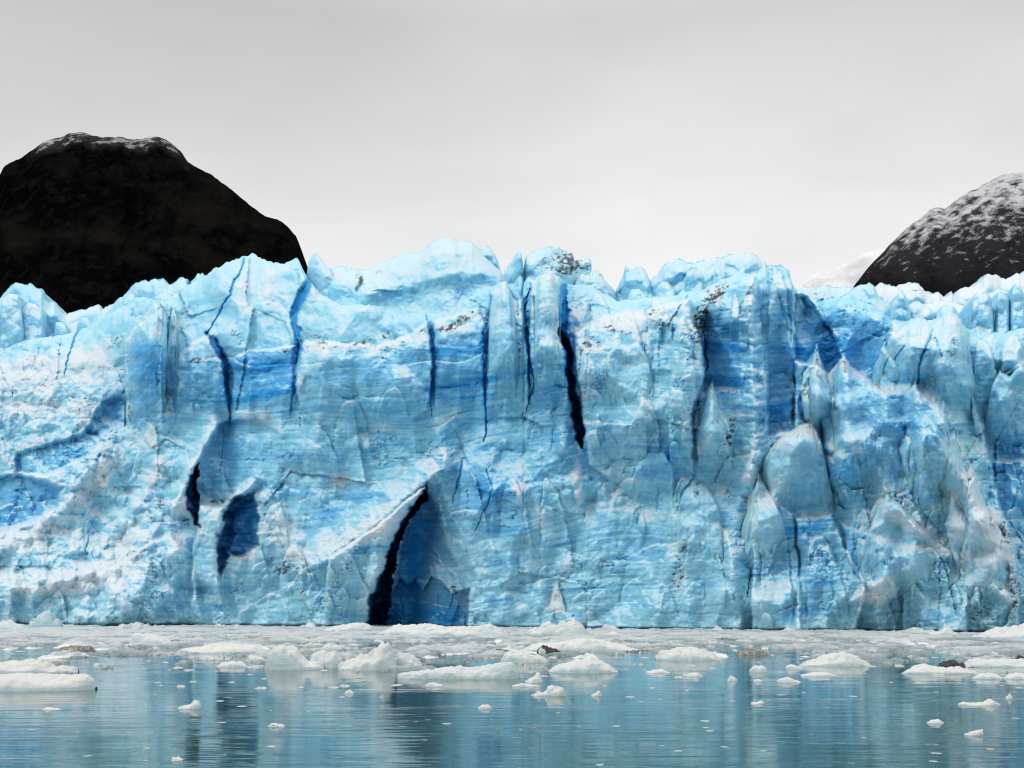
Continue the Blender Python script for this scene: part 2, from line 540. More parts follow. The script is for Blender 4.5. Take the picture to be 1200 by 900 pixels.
# fine horizontal layering cut into the wall
ST = V + 0.07 * (U - 600) + 10 * fbm(U / 120, V / 90, 3, 85) + 30 * fbm(U / 330, V / 300, 2, 86)
lay = fbm(U / 130, ST / 4.2, 4, 87, 0.65)
D += 0.22 * steep * lay
lay2 = fbm(U / 60, ST / 1.9, 3, 97, 0.6)
deep += steep * (0.42 * lay + 0.17 * lay2 + 0.34 * sstep(0.10, 0.5, fbm(U / 170, ST / 17, 4, 88)))

hair = 1 - np.abs(fbm(U / 34 + 0.5 * fbm(U / 9, V / 9, 2, 131), V / 60, 3, 132)) * 26
hair = np.clip(hair, 0, 1) * sstep(0.08, 0.3, fbm(U / 70, V / 70, 3, 133))
D += 0.5 * hair; deep += 0.45 * hair
RUB = 1.1 * sml + 0.9 * ridged(U / 11, V / 10, 4, 63) + 0.35 * f3 + 0.7 * mid
# ------------------------------------------------------------------ named forms, left to right
blk([(146, 400), (165, 375), (182, 350), (192, 368), (190, 440), (191, 505), (150, 515), (147, 450)], -7, 3, 1.2, dp=0.22)
blk([(208, 420), (225, 402), (250, 390), (258, 412), (265, 450), (268, 497), (235, 505), (206, 505)], -2.2, 4, 0.8, dp=0.08)
blk([(271, 420), (290, 412), (320, 408), (345, 405), (342, 470), (338, 500), (275, 497)], -1.0, 3, 0.6, dp=0.22)
blk([(352, 402), (400, 402), (440, 405), (480, 394), (503, 375), (506, 430), (502, 480), (470, 503), (420, 507), (355, 502), (347, 450)], -3.2, 3.5, 1.0)
blk([(508, 377), (560, 362), (570, 382), (567, 430), (567, 492), (530, 494), (509, 480)], -1.5, 3, 0.6, dp=0.1)
blk([(574, 345), (590, 327), (602, 345), (612, 352), (618, 420), (619, 482), (571, 503)], -3.4, 3, 1.4)
blk([(622, 330), (632, 318), (655, 318), (658, 350), (655, 390), (666, 420), (672, 460), (665, 482), (621, 482), (620, 430)], -3.8, 3, 1.3)
blk([(672, 392), (700, 372), (760, 362), (807, 350), (820, 400), (826, 440), (812, 480), (811, 560), (780, 604), (690, 545), (682, 480)], -3.2, 3.5, 2.0, 26)
blk([(826, 345), (860, 348), (866, 400), (868, 458), (845, 456), (826, 460), (822, 410)], 3.4, 7, gu=-0.13, dp=0.22, fade=-0.4)
ridge([(880, 330), (880, 400), (884, 470), (882, 560)], 3.0, 13, 0.05)
blk([(900, 398), (915, 380), (932, 390), (933, 450), (931, 506), (915, 505), (901, 512)], 4.4, 4, gu=0.06, gv=0.02, dp=0.10, fade=-0.7)
blk([(900, 312), (914, 308), (929, 318), (931, 390), (915, 380), (900, 398)], -2.0, 3, 0.8, dp=0.2)
blk([(931, 346), (945, 346), (956, 362), (972, 385), (986, 418), (978, 440), (960, 432), (932, 422)], 5.0, 3.5, dp=0.30)
blk([(956, 350), (975, 346), (1000, 340), (1046, 370), (1038, 410), (1026, 456), (1000, 432), (986, 416), (968, 380)], 3.5, 4, gv=-0.06, dp=0.16)
blk([(1028, 450), (1032, 420), (1046, 392), (1075, 372), (1085, 374), (1100, 371), (1118, 362), (1132, 380), (1136, 420), (1142, 470), (1120, 482), (1095, 462), (1060, 453)], -0.5, 4, 1.5)
blk([(1133, 383), (1160, 390), (1200, 384), (2000, 380), (2000, 540), (1165, 540), (1142, 470), (1136, 420)], 2.0, 6, fade=-0.5)
blk([(1150, 470), (2000, 460), (2000, 750), (1195, 750), (1190, 650), (1172, 590), (1160, 540)], 4.2, 5, dp=0.10, fade=-0.35)
# fins and towers standing in front, at the right
blk([(984, 430), (985, 421), (990, 418), (997, 430), (1015, 440), (1030, 455), (1055, 453), (1064, 455), (1072, 446), (1080, 456), (1090, 464), (1106, 482), (1113, 520), (1118, 560),
     (1085, 592), (1010, 592), (1000, 530), (978, 500), (974, 470)], -2.6, 3, 1.0, 12, dp=0.10)
blk([(951, 422), (956, 404), (961, 420), (968, 440), (979, 470), (986, 512), (960, 503), (945, 492), (938, 455), (947, 436)], -4.2, 3, 1.2, 10)
blk([(824, 482), (834, 446), (842, 476), (851, 490), (859, 510), (856, 548), (840, 563), (818, 552), (815, 512)], -2.2, 3, 0.8, 12)
blk([(903, 527), (922, 508), (947, 497), (958, 505), (966, 530), (976, 570), (980, 592), (970, 606), (935, 607), (908, 592), (899, 560)], -2.0, 3, 0.6, 10, fade=0.7)
blk([(979, 505), (1000, 520), (1010, 560), (1022, 590), (1000, 597), (986, 577), (974, 540)], -1.8, 3, 0.6, 10, dp=0.12)
blk([(931, 607), (975, 601), (990, 640), (1015, 682), (1003, 748), (930, 750), (938, 660)], -1.5, 3.5, 0.6, 10, fade=-0.01)
blk([(881, 592), (900, 577), (929, 602), (936, 660), (939, 750), (880, 750), (882, 640)], -1.8, 3, 0.6, 10, fade=-0.01)
blk([(985, 612), (1020, 627), (1050, 637), (1062, 682), (1030, 692), (1000, 667)], -0.8, 3, 0.8, dp=0.25)
blk([(1058, 642), (1090, 640), (1125, 655), (1136, 690), (1132, 750), (1058, 750)], -1.6, 3.5, 0.6, 10, fade=-0.01)
ridge([(1003, 522), (1040, 577), (1065, 605), (1095, 632), (1127, 652)], 2.2, 13, 0.3)
ridge([(1112, 500), (1126, 560), (1150, 600), (1182, 640), (1188, 690)], 2.6, 16, 0.2)
blk([(992, 706), (1015, 686), (1040, 676), (1058, 686), (1050, 705), (1035, 717), (1015, 707)], -1.4, 6, 0.5)
blk([(1110, 652), (1122, 648), (1130, 662), (1124, 680), (1112, 672)], 3.0, 3, dp=0.5)
blk([(1168, 662), (1180, 655), (1184, 680), (1172, 692), (1164, 680)], 4.0, 3, dp=0.6)
# the middle foot: overhanging rib, cave and slabs
ridge([(522, 543), (480, 580), (440, 613), (400, 640), (372, 664)], 3.8, 15, 0.0)
blk([(500, 568), (440, 618), (385, 655), (378, 745), (431, 745), (441, 690), (466, 625)], -5.2, 3, 1.6, 18)
blk([(498, 572), (513, 600), (522, 640), (545, 676), (549, 750), (452, 750), (458, 700), (470, 650), (480, 610)], 3.4, 8, gu=-0.085, dp=0.16)
blk([(500, 566), (516, 600), (505, 640), (498, 690), (490, 750), (436, 750), (444, 690), (468, 625)], 5.0, 26, dp=0.30, fade=0)
blk([(458, 704), (468, 678), (478, 686), (487, 678), (496, 690), (506, 676), (517, 682), (530, 696), (549, 690), (549, 752), (452, 752)], 3.2, 2.5, dp=0.18)
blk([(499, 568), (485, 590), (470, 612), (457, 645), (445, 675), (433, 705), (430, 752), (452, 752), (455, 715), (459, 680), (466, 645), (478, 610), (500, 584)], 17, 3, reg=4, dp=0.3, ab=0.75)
crack([(477, 690, 2.0), (470, 715, 2.0), (464, 738, 2.5)], 2.5, 0.4)
crack([(506, 676, 1.4), (512, 700, 1.4), (516, 735, 1.6)], 2.0, 0.3)
crack([(532, 690, 1.6), (530, 706, 1.6), (520, 725, 1.4)], 2.5, 0.4)
crack([(546, 722, 3), (546, 745, 4)], 4, 0.2, 0.7)
# the left foot: hollows and slivers
blk([(255, 497), (300, 490), (345, 520), (330, 575), (300, 577), (275, 590), (232, 592), (226, 552), (240, 525)], 2.6, 5, gu=-0.05, dp=0.08)
ridge([(251, 497), (238, 525), (222, 557), (205, 592)], 3.4, 8, 0.02)
ridge([(302, 560), (285, 577), (264, 591)], 2.4, 6, 0.1)
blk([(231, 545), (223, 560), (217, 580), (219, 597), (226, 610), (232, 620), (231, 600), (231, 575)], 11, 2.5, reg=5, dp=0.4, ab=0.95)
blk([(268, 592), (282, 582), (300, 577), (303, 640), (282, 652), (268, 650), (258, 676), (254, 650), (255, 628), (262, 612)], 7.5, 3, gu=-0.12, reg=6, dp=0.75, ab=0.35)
blk([(232, 592), (262, 596), (256, 630), (256, 680), (270, 745), (224, 745), (226, 650)], -2.6, 3.5, 1.2)
blk([(200, 588), (212, 578), (225, 592), (228, 612), (216, 610), (202, 604)], -3.2, 3, 1.2)
blk([(-20, 562), (28, 556), (72, 572), (66, 592), (40, 612), (-20, 630)], 4.0, 7, dp=0.36)
blk([(20, 532), (60, 520), (108, 505), (124, 518), (90, 540), (55, 558), (18, 552)], 2.4, 6, dp=0.28)
blk([(120, 470), (146, 460), (146, 500), (118, 515), (100, 505)], 2.5, 4, dp=0.42)
ridge([(122, 525), (95, 562), (74, 596), (40, 622), (2, 642), (-60, 660)], 3.0, 14, 0.1)
ridge([(168, 636), (125, 664), (80, 680), (20, 690), (-60, 700)], 2.8, 14, 0.1)
ridge([(190, 545), (165, 588), (135, 615)], 2.2, 12, 0.1)
blk([(130, 668), (168, 640), (200, 625), (225, 650), (240, 748), (118, 748)], -1.5, 6, 1.0)

# ------------------------------------------------------------------ fins, spires and broken blocks standing off the wall
Dref = D.copy()
for a in [(203, 357, 9, 7, 480, 3, 0, 0.1, 0.6), (957, 404, 12, 26, 500, 4.5, 6, 0.4, 0.6), (834, 446, 12, 22, 548, 4.5, 2, 0.4, 0.75), (989, 418, 9, 40, 560, 5, 6, 0.5, 0.7),
          (1035, 452, 24, 34, 560, 4, 10, 0.4, 0.8), (1072, 445, 16, 40, 570, 4.5, 14, 0.4, 0.7), (1003, 512, 12, 18, 592, 3.5, 12, 0.3), (978, 497, 10, 22, 596, 3, 12, 0.2), (950, 496, 44, 22, 640, 3.6, 6, 0.4, 2.2),
          (1037, 542, 12, 8, 575, 2, 0, 0.4), (1084, 484, 14, 36, 580, 3, 26, 0.3, 0.8), (888, 556, 14, 26, 650, 3, -6, 0.6, 0.8), (1062, 586, 10, 20, 640, 2.4, 8, 0.4), (1136, 553, 14, 24, 660, 3.6, 14, 0.6, 0.8),
          (1013, 596, 14, 18, 640, 2, 2, 0.4), (652, 681, 9, 12, 730, 2.2, 2, 1, 0.9), (1120, 500, 12, 26, 610, 3.5, 18, 0.3, 0.8), (1160, 600, 16, 26, 690, 3.5, 14, 0.6, 0.8),
          (880, 330, 20, 18, 520, 3, 2, 0.1, 2.8), (862, 345, 10, 10, 470, 2, 2, 0.1), (910, 310, 12, 16, 420, 2.4, 2, 0.1), (800, 372, 22, 16, 560, 2.6, 6, 0.1, 2.6), (1115, 363, 22, 16, 470, 2.6, 4, 0.2, 2),
          (1080, 371, 22, 18, 450, 2, -6, 0.2, 2), (1045, 388, 16, 18, 440, 1.8, -8, 0.1, 2.7), (1150, 400, 18, 24, 520, 2.6, 8, 0.2, 2.4), (1185, 392, 20, 26, 500, 2.6, 8, 0.2, 2.4), (1178, 470, 20, 30, 620, 2.4, 10, 0.2, 2.4),
          (925, 520, 18, 16, 610, 2.4, 0, 0.4, 2.6), (1025, 640, 24, 30, 742, 2, 4, 0.3, 2.2), (965, 640, 26, 26, 745, 1.8, 6, 0.1, 2.8), (905, 585, 18, 22, 745, 2.2, 4, 0.5, 2.8), (1085, 640, 26, 30, 745, 2.4, 8, 0.5, 2.8),
          (592, 328, 14, 9, 470, 2, 2, 0.2, 2.6), (619, 324, 7, 8, 440, 1.6, 2, 0.2, 2.4), (640, 318, 14, 18, 470, 1.8, 6, 0.2, 2.8), (700, 345, 16, 24, 470, 2, 6, 0.3, 2.4), (735, 362, 22, 20, 440, 2, 0, 0.3), (770, 352, 18, 22, 450, 2.2, 4, 0.3),
          (715, 395, 16, 18, 450, 1.8, 6, 0.4), (750, 420, 20, 18, 480, 1.8, -4, 0.4), (695, 430, 12, 18, 480, 1.6, 4, 0.3), (760, 470, 26, 18, 540, 1.8, -6, 0.4), (212, 520, 14, 16, 590, 1.6, 0, 0.2), (180, 500, 20, 12, 580, 2, -10, 0.4),
          (545, 545, 12, 22, 640, 2.2, 6, 0.3, 2.4), (600, 560, 20, 20, 660, 1.8, 6, 0.4), (640, 560, 14, 26, 690, 2.2, 10, 0.5, 2.1), (740, 560, 30, 20, 640, 1.6, -4, 0.2, 2.6), (800, 560, 20, 24, 640, 2, 4, 0.3, 2.4), (820, 600, 24, 30, 742, 1.6, 4, 0.3, 2.8),
          (325, 590, 20, 16, 650, 2.2, -4, 0.6), (345, 640, 22, 18, 700, 2, 4, 0.4), (300, 640, 16, 14, 690, 1.8, 4, 0.4), (410, 470, 20, 26, 540, 1.4, 0, 0.3, 2.8), (370, 500, 16, 24, 560, 1.6, 4, 0.2, 2.6), (460, 455, 22, 18, 500, 1.2, 4, 0.3)]:
    shard(*a)
rr = random.Random(11)


def scatter(n, u0, u1, v0, v1, w0, w1, o0, o1, sn, leans=(-0.6, 0.6), asp=(1.0, 2.4)):
    for _ in range(n):
        u = rr.uniform(u0, u1); v = rr.uniform(v0, v1)
        if v < prof(CREST, u) + 14:
            continue
        w = w0 + (w1 - w0) * rr.random() ** 1.6
        h = w * 2 * rr.uniform(*asp) * 0.6
        shard(u, v, w * rr.uniform(.6, 1.2), w * rr.uniform(.6, 1.2), v + h, (o0 + (o1 - o0) * rr.random()) * (0.5 + 0.5 * w / w1), w * rr.uniform(*leans), sn * rr.random(),
              rr.uniform(1.6, 5.0), rr.choice((-1, 1)) * rr.uniform(0.3, 0.9))


scatter(150, -150, 235, 440, 715, 4, 16, 0.8, 2.4, 0.5)
scatter(90, -150, 200, 400, 520, 4, 14, 0.6, 1.6, 0.3)
Dref = D.copy()
scatter(70, 665, 815, 345, 520, 4, 13, 0.7, 1.8, 0.4)
scatter(75, 935, 1330, 430, 725, 6, 22, 0.8, 2.4, 0.4, asp=(1.4, 3.4))
scatter(70, 300, 450, 560, 700, 4, 13, 0.6, 1.6, 0.5)
scatter(60, 450, 930, 480, 730, 6, 20, 0.4, 1.3, 0.4, asp=(1.2, 3.0))
scatter(20, 200, 660, 400, 520, 5, 16, 0.3, 1.0, 0.3)
scatter(60, -150, 230, 560, 725, 3, 8, 0.6, 1.2, 0.5)

# crevasses and cracks
crack([(102, 376, 2.2), (88, 396, 2.6), (82, 412, 2.4), (77, 426, 2.0), (75, 440, 1.4)], 3.5, 1.0, 0.35)
crack([(46, 400, 1.8), (44, 418, 2)], 2.0, 0.6)
crack([(202, 362, 2.5), (196, 388, 5), (190, 425, 3.5), (191, 475, 1.6)], 3.5, 0.4)
crack([(208, 392, 1.4), (206, 440, 1.6), (203, 480, 1.2)], 2.5, 0.8)
crack([(286, 302, 3.5), (280, 322, 3.6), (268, 345, 2.4), (256, 368, 2.2), (244, 390, 3.6)], 3.5, 0.75, 0.0, halo=6)
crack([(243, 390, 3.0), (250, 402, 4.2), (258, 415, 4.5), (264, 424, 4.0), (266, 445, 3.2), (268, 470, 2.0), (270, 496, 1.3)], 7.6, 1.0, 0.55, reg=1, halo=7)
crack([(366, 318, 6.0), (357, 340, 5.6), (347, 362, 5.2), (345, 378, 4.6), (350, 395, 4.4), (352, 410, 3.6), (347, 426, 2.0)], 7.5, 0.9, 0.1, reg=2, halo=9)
crack([(350, 398, 2.0), (352, 410, 2.6), (347, 427, 1.6)], 4.5, 0.3, 0.6)
crack([(347, 440, 1.2), (345, 458, 3.2), (341, 470, 2.0), (340, 490, 1.0)], 3.0, 0.9, 0.2)
crack([(354, 480, 1.2), (353, 505, 1.4)], 2.5, 0.5, 0.6)
crack([(499, 366, 2.6), (502, 385, 2.4), (509, 405, 2.2), (510, 430, 1.6), (505, 455, 1.6), (506, 490, 2.0)], 3.0, 0.8, 0.1, halo=4)
crack([(575, 345, 3.0), (573, 372, 2.8), (567, 388, 1.8), (567, 425, 1.6), (569, 470, 2.0), (570, 505, 2.4), (566, 520, 1.6)], 4.0, 1.0, 0.45, halo=5)
crack([(607, 350, 3.2), (606, 370, 2.4)], 4.0, 0.8)
crack([(621, 338, 3.0), (615, 360, 3.0), (617, 398, 2.8), (622, 430, 2.2), (625, 448, 2.0), (621, 470, 1.8), (616, 482, 1.3)], 5.0, 1.0, 0.35, halo=5)
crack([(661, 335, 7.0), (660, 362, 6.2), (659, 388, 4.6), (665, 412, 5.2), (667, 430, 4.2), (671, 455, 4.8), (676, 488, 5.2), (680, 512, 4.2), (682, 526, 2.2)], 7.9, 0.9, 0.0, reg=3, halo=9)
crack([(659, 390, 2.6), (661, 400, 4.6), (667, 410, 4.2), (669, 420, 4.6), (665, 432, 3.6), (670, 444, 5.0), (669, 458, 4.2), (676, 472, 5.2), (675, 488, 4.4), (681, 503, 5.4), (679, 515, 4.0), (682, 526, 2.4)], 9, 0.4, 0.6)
crack([(756, 405, 1.6), (758, 420, 1.2)], 2.0, 0.8, 0.4)
crack([(824, 388, 2.0), (827, 408, 3.0), (828, 430, 2.6), (824, 452, 2.2)], 5.0, 0.9, 0.55)
crack([(818, 470, 2.6), (813, 492, 2.0), (812, 502, 1.4)], 3.0, 0.8, 0.3)
crack([(931, 440, 1.4), (930, 470, 2.6), (928, 500, 2.0)], 3.0, 0.1, 0.5)
crack([(1060, 405, 1.6), (1050, 418, 1.6), (1046, 432, 1.4)], 2.2, 0.8, 0.4)
crack([(1036, 418, 1.4), (1030, 440, 2.4), (1027, 452, 2.4)], 2.5, 1.0, 0.2)
crack([(1093, 385, 1.2), (1090, 398, 1.6), (1082, 412, 1.8), (1077, 428, 1.8), (1076, 448, 2.6)], 2.6, 0.9, 0.5)
crack([(1095, 396, 1.0), (1101, 408, 1.2), (1104, 418, 1.0)], 1.6, 0.7, 0.4)
crack([(1060, 500, 1.0), (1061, 522, 1.1), (1070, 538, 1.2), (1077, 552, 1.4), (1078, 570, 1.6), (1076, 585, 2.0)], 2.0, 0.7, 0.4)
crack([(1049, 555, 0.9), (1050, 590, 1.1)], 1.5, 0.5, 0.3)
crack([(960, 507, 2.0), (969, 535, 2.6), (976, 560, 2.6), (985, 590, 5.0), (990, 597, 4.0)], 4.0, 0.8, 0.1)
crack([(881, 606, 2.6), (880, 640, 2.2), (879, 662, 1.8), (876, 700, 1.0)], 6.0, 0.6, 0.75)
crack([(786, 520, 1.6), (783, 540, 3.0), (778, 555, 2.0)], 3.5, 1.0, 0.2)
crack([(773, 570, 2.0), (771, 585, 4.2), (770, 601, 3.6)], 4.0, 0.9, 0.5)
crack([(786, 576, 1.0), (788, 590, 1.4)], 2.0, 0.7, 0.5)
crack([(541, 540, 2.4), (538, 560, 2.8), (530, 590, 2.2)], 3.2, 1.0, 0.2)
crack([(570, 545, 1.4), (577, 575, 1.8), (567, 600, 1.6), (557, 624, 2.2)], 2.6, 0.9, 0.2)
crack([(547, 574, 1.2), (548, 598, 1.0)], 1.8, 0.8, 0.3)
crack([(263, 500, 1.0), (261, 530, 1.4), (258, 556, 1.2)], 2.0, 0.4, 0.6)
crack([(189, 535, 1.0), (188, 585, 1.2)], 1.5, 0.1, 0.3)
crack([(106, 620, 1.4), (101, 640, 2.0), (98, 645, 1.0)], 2.0, 0.9, 0.1)
crack([(0, 562, 2.6), (22, 552, 2.4)], 2.5, 0.6, 0.5)
crack([(18, 574, 2.5), (34, 584, 3.0)], 2.5, 1.0, 0.4)
crack([(44, 530, 1.8), (52, 546, 1.4)], 2.0, 0.8, 0.6)
crack([(1100, 545, 1.2), (1102, 690, 2.0), (1098, 742, 3.5)], 1.5, 0.4, 0.0)
crack([(960, 430, 1.4), (985, 418, 1.2), (990, 424, 1.2)], 1.5, 0.4, 0.5)
crack([(1195, 470, 1.5), (1178, 500, 2.0), (1162, 528, 3.0)], 3.5, 0.6, 0.1)

# dense blue layers
for p, w, a in [([(478, 419), (530, 412), (575, 403), (628, 398)], 7, 0.55), ([(500, 457), (560, 447), (622, 436), (660, 430)], 4.5, 0.75),
                ([(505, 468), (560, 464), (605, 455)], 2.2, 0.5), ([(272, 432), (345, 420)], 14, 0.42), ([(292, 465), (346, 455)], 5, 0.85),
                ([(210, 470), (265, 464)], 9, 0.3), ([(360, 440), (420, 432), (500, 425)], 10, 0.16), ([(430, 527), (470, 520), (522, 515)], 4, 0.5),
                ([(300, 535), (360, 530), (430, 535)], 7, 0.3), ([(385, 600), (420, 590), (450, 575)], 9, 0.35), ([(570, 530), (660, 515)], 10, 0.35),
                ([(570, 570), (600, 565), (660, 545)], 16, 0.32), ([(925, 623), (975, 609)], 9, 0.8), ([(903, 627), (930, 622)], 3, 0.6),
                ([(820, 685), (856, 677)], 3, 0.6), ([(608, 695), (660, 691), (705, 689), (757, 684)], 2.0, 0.8), ([(645, 641), (690, 632), (720, 627)], 2.0, 0.65),
                ([(1075, 584), (1118, 580)], 3, 0.6), ([(1165, 529), (1205, 514)], 6, 0.7), ([(1157, 550), (1205, 540)], 2, 0.6),
                ([(548, 705), (600, 702)], 2, 0.7), ([(548, 718), (600, 712)], 1.5, 0.5), ([(690, 475), (790, 468)], 2, 0.35),
                ([(832, 372), (862, 395)], 4, 0.5), ([(830, 400), (866, 410)], 5, 0.5), ([(828, 440), (868, 448)], 8, 0.4),
                ([(905, 440), (931, 428)], 5, 0.4), ([(905, 480), (931, 470)], 8, 0.4), ([(885, 672), (935, 668)], 6, 0.35),
                ([(1032, 440), (1080, 432), (1130, 425)], 6, 0.3), ([(935, 415), (975, 425)], 9, 0.4), ([(150, 425), (190, 430)], 16, 0.25),
                ([(150, 470), (185, 465)], 10, 0.25), ([(1015, 500), (1110, 510)], 14, 0.18), ([(620, 460), (655, 452)], 3, 0.35), ([(180, 715), (270, 712)], 6, 0.3)]:
    band(p, w, a)

# denser blue bodies of ice
blob(deep, [(450, 455, 130, 45, -3, 0.22), (585, 450, 90, 60, -5, 0.30), (655, 470, 26, 60, 0, 0.25), (862, 420, 46, 80, 0, 0.22), (915, 450, 20, 70, 0, 0.2), (960, 385, 40, 50, 30, 0.22), (1010, 410, 40, 55, 10, 0.30), (1080, 440, 60, 40, 0, 0.2),
            (1045, 510, 70, 60, 20, 0.28), (990, 560, 24, 40, -20, 0.35), (40, 590, 60, 36, -15, 0.16), (90, 530, 60, 22, -25, 0.18), (560, 560, 40, 60, 0, 0.32), (600, 590, 50, 40, 0, 0.22), (308, 440, 40, 40, 0, 0.3), (170, 440, 22, 70, 0, 0.28),
            (484, 650, 14, 60, 10, 0.5), (510, 720, 40, 22, 0, 0.4), (400, 590, 60, 14, -30, 0.3), (690, 540, 30, 60, 0, 0.22), (780, 545, 26, 40, 0, 0.3), (955, 660, 36, 60, 0, 0.22), (1030, 655, 34, 26, 20, 0.35), (1180, 560, 40, 70, 0, 0.3), (270, 530, 22, 40, 0, 0.3), (240, 440, 26, 50, 0, 0.25), (50, 355, 40, 20, 0, 0.2)])

# snow and crushed ice lying on ledges and ribs
blob(snow, [(400, 563, 14, 10, 20, 0.9), (678, 565, 7, 42, -4, 0.8), (718, 557, 22, 14, 35, 0.7), (612, 572, 14, 14, 0, 0.7), (630, 605, 12, 30, -25, 0.75),
            (652, 702, 10, 22, 0, 1.0), (626, 662, 14, 12, 20, 0.7), (665, 662, 12, 12, 0, 0.5), (706, 655, 8, 10, 0, 0.5), (715, 590, 16, 16, 0, 0.45),
            (765, 606, 12, 8, 0, 0.5), (790, 645, 14, 12, -30, 0.8), (797, 680, 12, 22, 10, 0.7), (690, 720, 7, 14, 0, 0.6), (610, 715, 8, 10, 40, 0.6),
            (440, 615, 55, 14, -33, 0.9), (375, 640, 40, 16, -25, 0.7), (330, 620, 24, 24, 35, 0.75), (345, 655, 24, 16, 30, 0.6), (470, 548, 22, 10, -35, 0.6), (505, 540, 10, 22, 0, 0.6),
            (565, 515, 24, 12, -10, 0.5), (545, 600, 20, 8, 0, 0.6), (562, 650, 8, 26, -10, 0.5), (585, 640, 14, 7, 0, 0.4),
            (100, 580, 40, 12, -48, 0.9), (40, 630, 44, 12, -25, 0.85), (120, 675, 50, 18, -25, 0.95), (60, 688, 50, 14, -10, 0.8), (150, 630, 26, 14, -40, 0.7),
            (130, 545, 14, 24, 40, 0.6), (165, 515, 24, 16, 0, 0.6), (175, 560, 14, 18, 0, 0.5), (215, 595, 12, 14, 0, 0.8), (30, 520, 30, 8, -20, 0.5),
            (90, 480, 60, 20, 0, 0.45), (40, 440, 60, 26, 0, 0.6), (115, 425, 34, 30, 0, 0.7), (20, 480, 40, 18, 0, 0.4), (290, 655, 18, 12, 0, 0.4),
            (1025, 695, 30, 16, -10, 1.1), (1090, 627, 50, 11, 25, 0.95), (1050, 610, 26, 10, 40, 0.7), (1160, 625, 18, 34, -30, 0.95), (1140, 575, 10, 26, -20, 0.9), (1150, 655, 26, 18, 0, 0.6),
            (950, 500, 22, 7, -20, 0.8), (920, 520, 12, 12, -40, 0.9), (910, 572, 14, 22, -20, 0.9), (880, 560, 14, 10, 0, 0.5), (870, 605, 16, 8, 0, 0.7), (1015, 610, 16, 7, 30, 0.7), (960, 605, 10, 7, 0, 0.4),
            (865, 490, 16, 10, 0, 0.7), (825, 522, 18, 8, -20, 0.8), (880, 530, 14, 18, 0, 0.4), (765, 520, 20, 14, 0, 0.4), (960, 425, 5, 18, -10, 0.7), (992, 430, 7, 12, -30, 0.8), (1030, 458, 30, 6, 15, 0.7), (1080, 462, 24, 8, 25, 0.8),
            (770, 470, 22, 14, -20, 0.5), (740, 415, 22, 12, -35, 0.55), (700, 420, 24, 12, 0, 0.4), (745, 385, 24, 12, 20, 0.5), (525, 488, 22, 9, -25, 0.8), (475, 438, 14, 8, 40, 0.5), (450, 500, 22, 8, 0, 0.6), (310, 492, 24, 14, 0, 0.6), (380, 490, 30, 10, 0, 0.4),
            (240, 420, 22, 8, 20, 0.7), (250, 440, 14, 6, 0, 0.5), (580, 372, 8, 24, 0, 0.35), (640, 375, 14, 30, 0, 0.35), (540, 385, 24, 10, -10, 0.5), (1140, 700, 10, 34, 0, 0.4)])

# grit in the ice
blob(dirt, [(545, 372, 16, 6, -35, 0.55), (525, 385, 20, 5, -5, 0.55), (495, 388, 14, 4, -10, 0.35), (455, 392, 14, 5, -10, 0.4), (425, 400, 20, 4, -15, 0.3), (372, 395, 6, 4, 0, 0.5), (378, 404, 10, 7, 40, 0.45),
            (485, 362, 18, 4, -15, 0.45), (337, 412, 7, 5, 0, 0.45), (315, 420, 8, 6, 40, 0.35), (290, 432, 12, 4, 0, 0.45), (230, 422, 16, 5, -20, 0.45), (135, 400, 18, 9, -30, 0.36), (150, 422, 12, 6, 0, 0.3), (50, 450, 14, 5, -25, 0.3), (110, 470, 10, 4, -40, 0.25),
            (215, 385, 14, 5, -25, 0.3), (262, 345, 10, 6, -30, 0.3), (822, 372, 12, 20, 0, 0.62), (818, 395, 7, 22, 0, 0.42), (845, 340, 18, 10, -25, 0.5), (835, 350, 14, 10, 0, 0.4), (690, 404, 22, 12, 0, 0.42), (720, 385, 26, 8, 20, 0.36), (775, 380, 16, 8, 20, 0.36), (765, 365, 16, 7, 30, 0.36),
            (700, 440, 20, 8, -20, 0.28), (860, 458, 12, 5, 0, 0.42), (858, 498, 6, 14, 0, 0.5), (855, 515, 5, 14, 0, 0.5), (930, 480, 4, 20, 0, 0.55), (905, 525, 6, 8, 0, 0.4), (800, 640, 6, 20, 25, 0.35), (795, 675, 14, 26, 10, 0.38), (845, 530, 7, 26, 0, 0.32), (855, 575, 14, 18, 0, 0.28), (818, 575, 5, 14, 0, 0.4),
            (335, 665, 22, 14, 10, 0.45), (355, 690, 8, 10, 0, 0.4), (310, 600, 12, 6, 0, 0.35), (260, 588, 20, 4, 0, 0.45), (190, 590, 7, 10, 0, 0.45), (218, 612, 8, 10, 0, 0.35), (280, 690, 12, 16, 0, 0.35), (190, 550, 8, 30, 10, 0.22),
            (535, 690, 14, 8, 0, 0.42), (480, 645, 20, 4, -10, 0.32), (1150, 720, 30, 24, 0, 0.34), (1190, 690, 10, 50, 0, 0.42), (1180, 630, 8, 16, 0, 0.4), (1045, 720, 14, 18, 0, 0.28), (935, 700, 5, 40, 0, 0.28), (1120, 400, 8, 7, 0, 0.4), (1115, 414, 9, 4, 0, 0.42),
            (770, 720, 30, 14, 0, 0.22), (310, 480, 24, 10, 0, 0.22), (330, 495, 12, 10, 0, 0.22), (430, 405, 20, 5, 0, 0.3), (610, 410, 7, 4, 0, 0.35), (540, 408, 8, 4, 0, 0.3), (520, 430, 6, 5, 0, 0.3), (620, 735, 200, 3, 1, 0.25), (1000, 742, 200, 3, 1, 0.25)])

D += 1.8 * sstep(5.0, 0.5, VB - V + 2 * fbm(U / 25, V * 0, 3, 161))
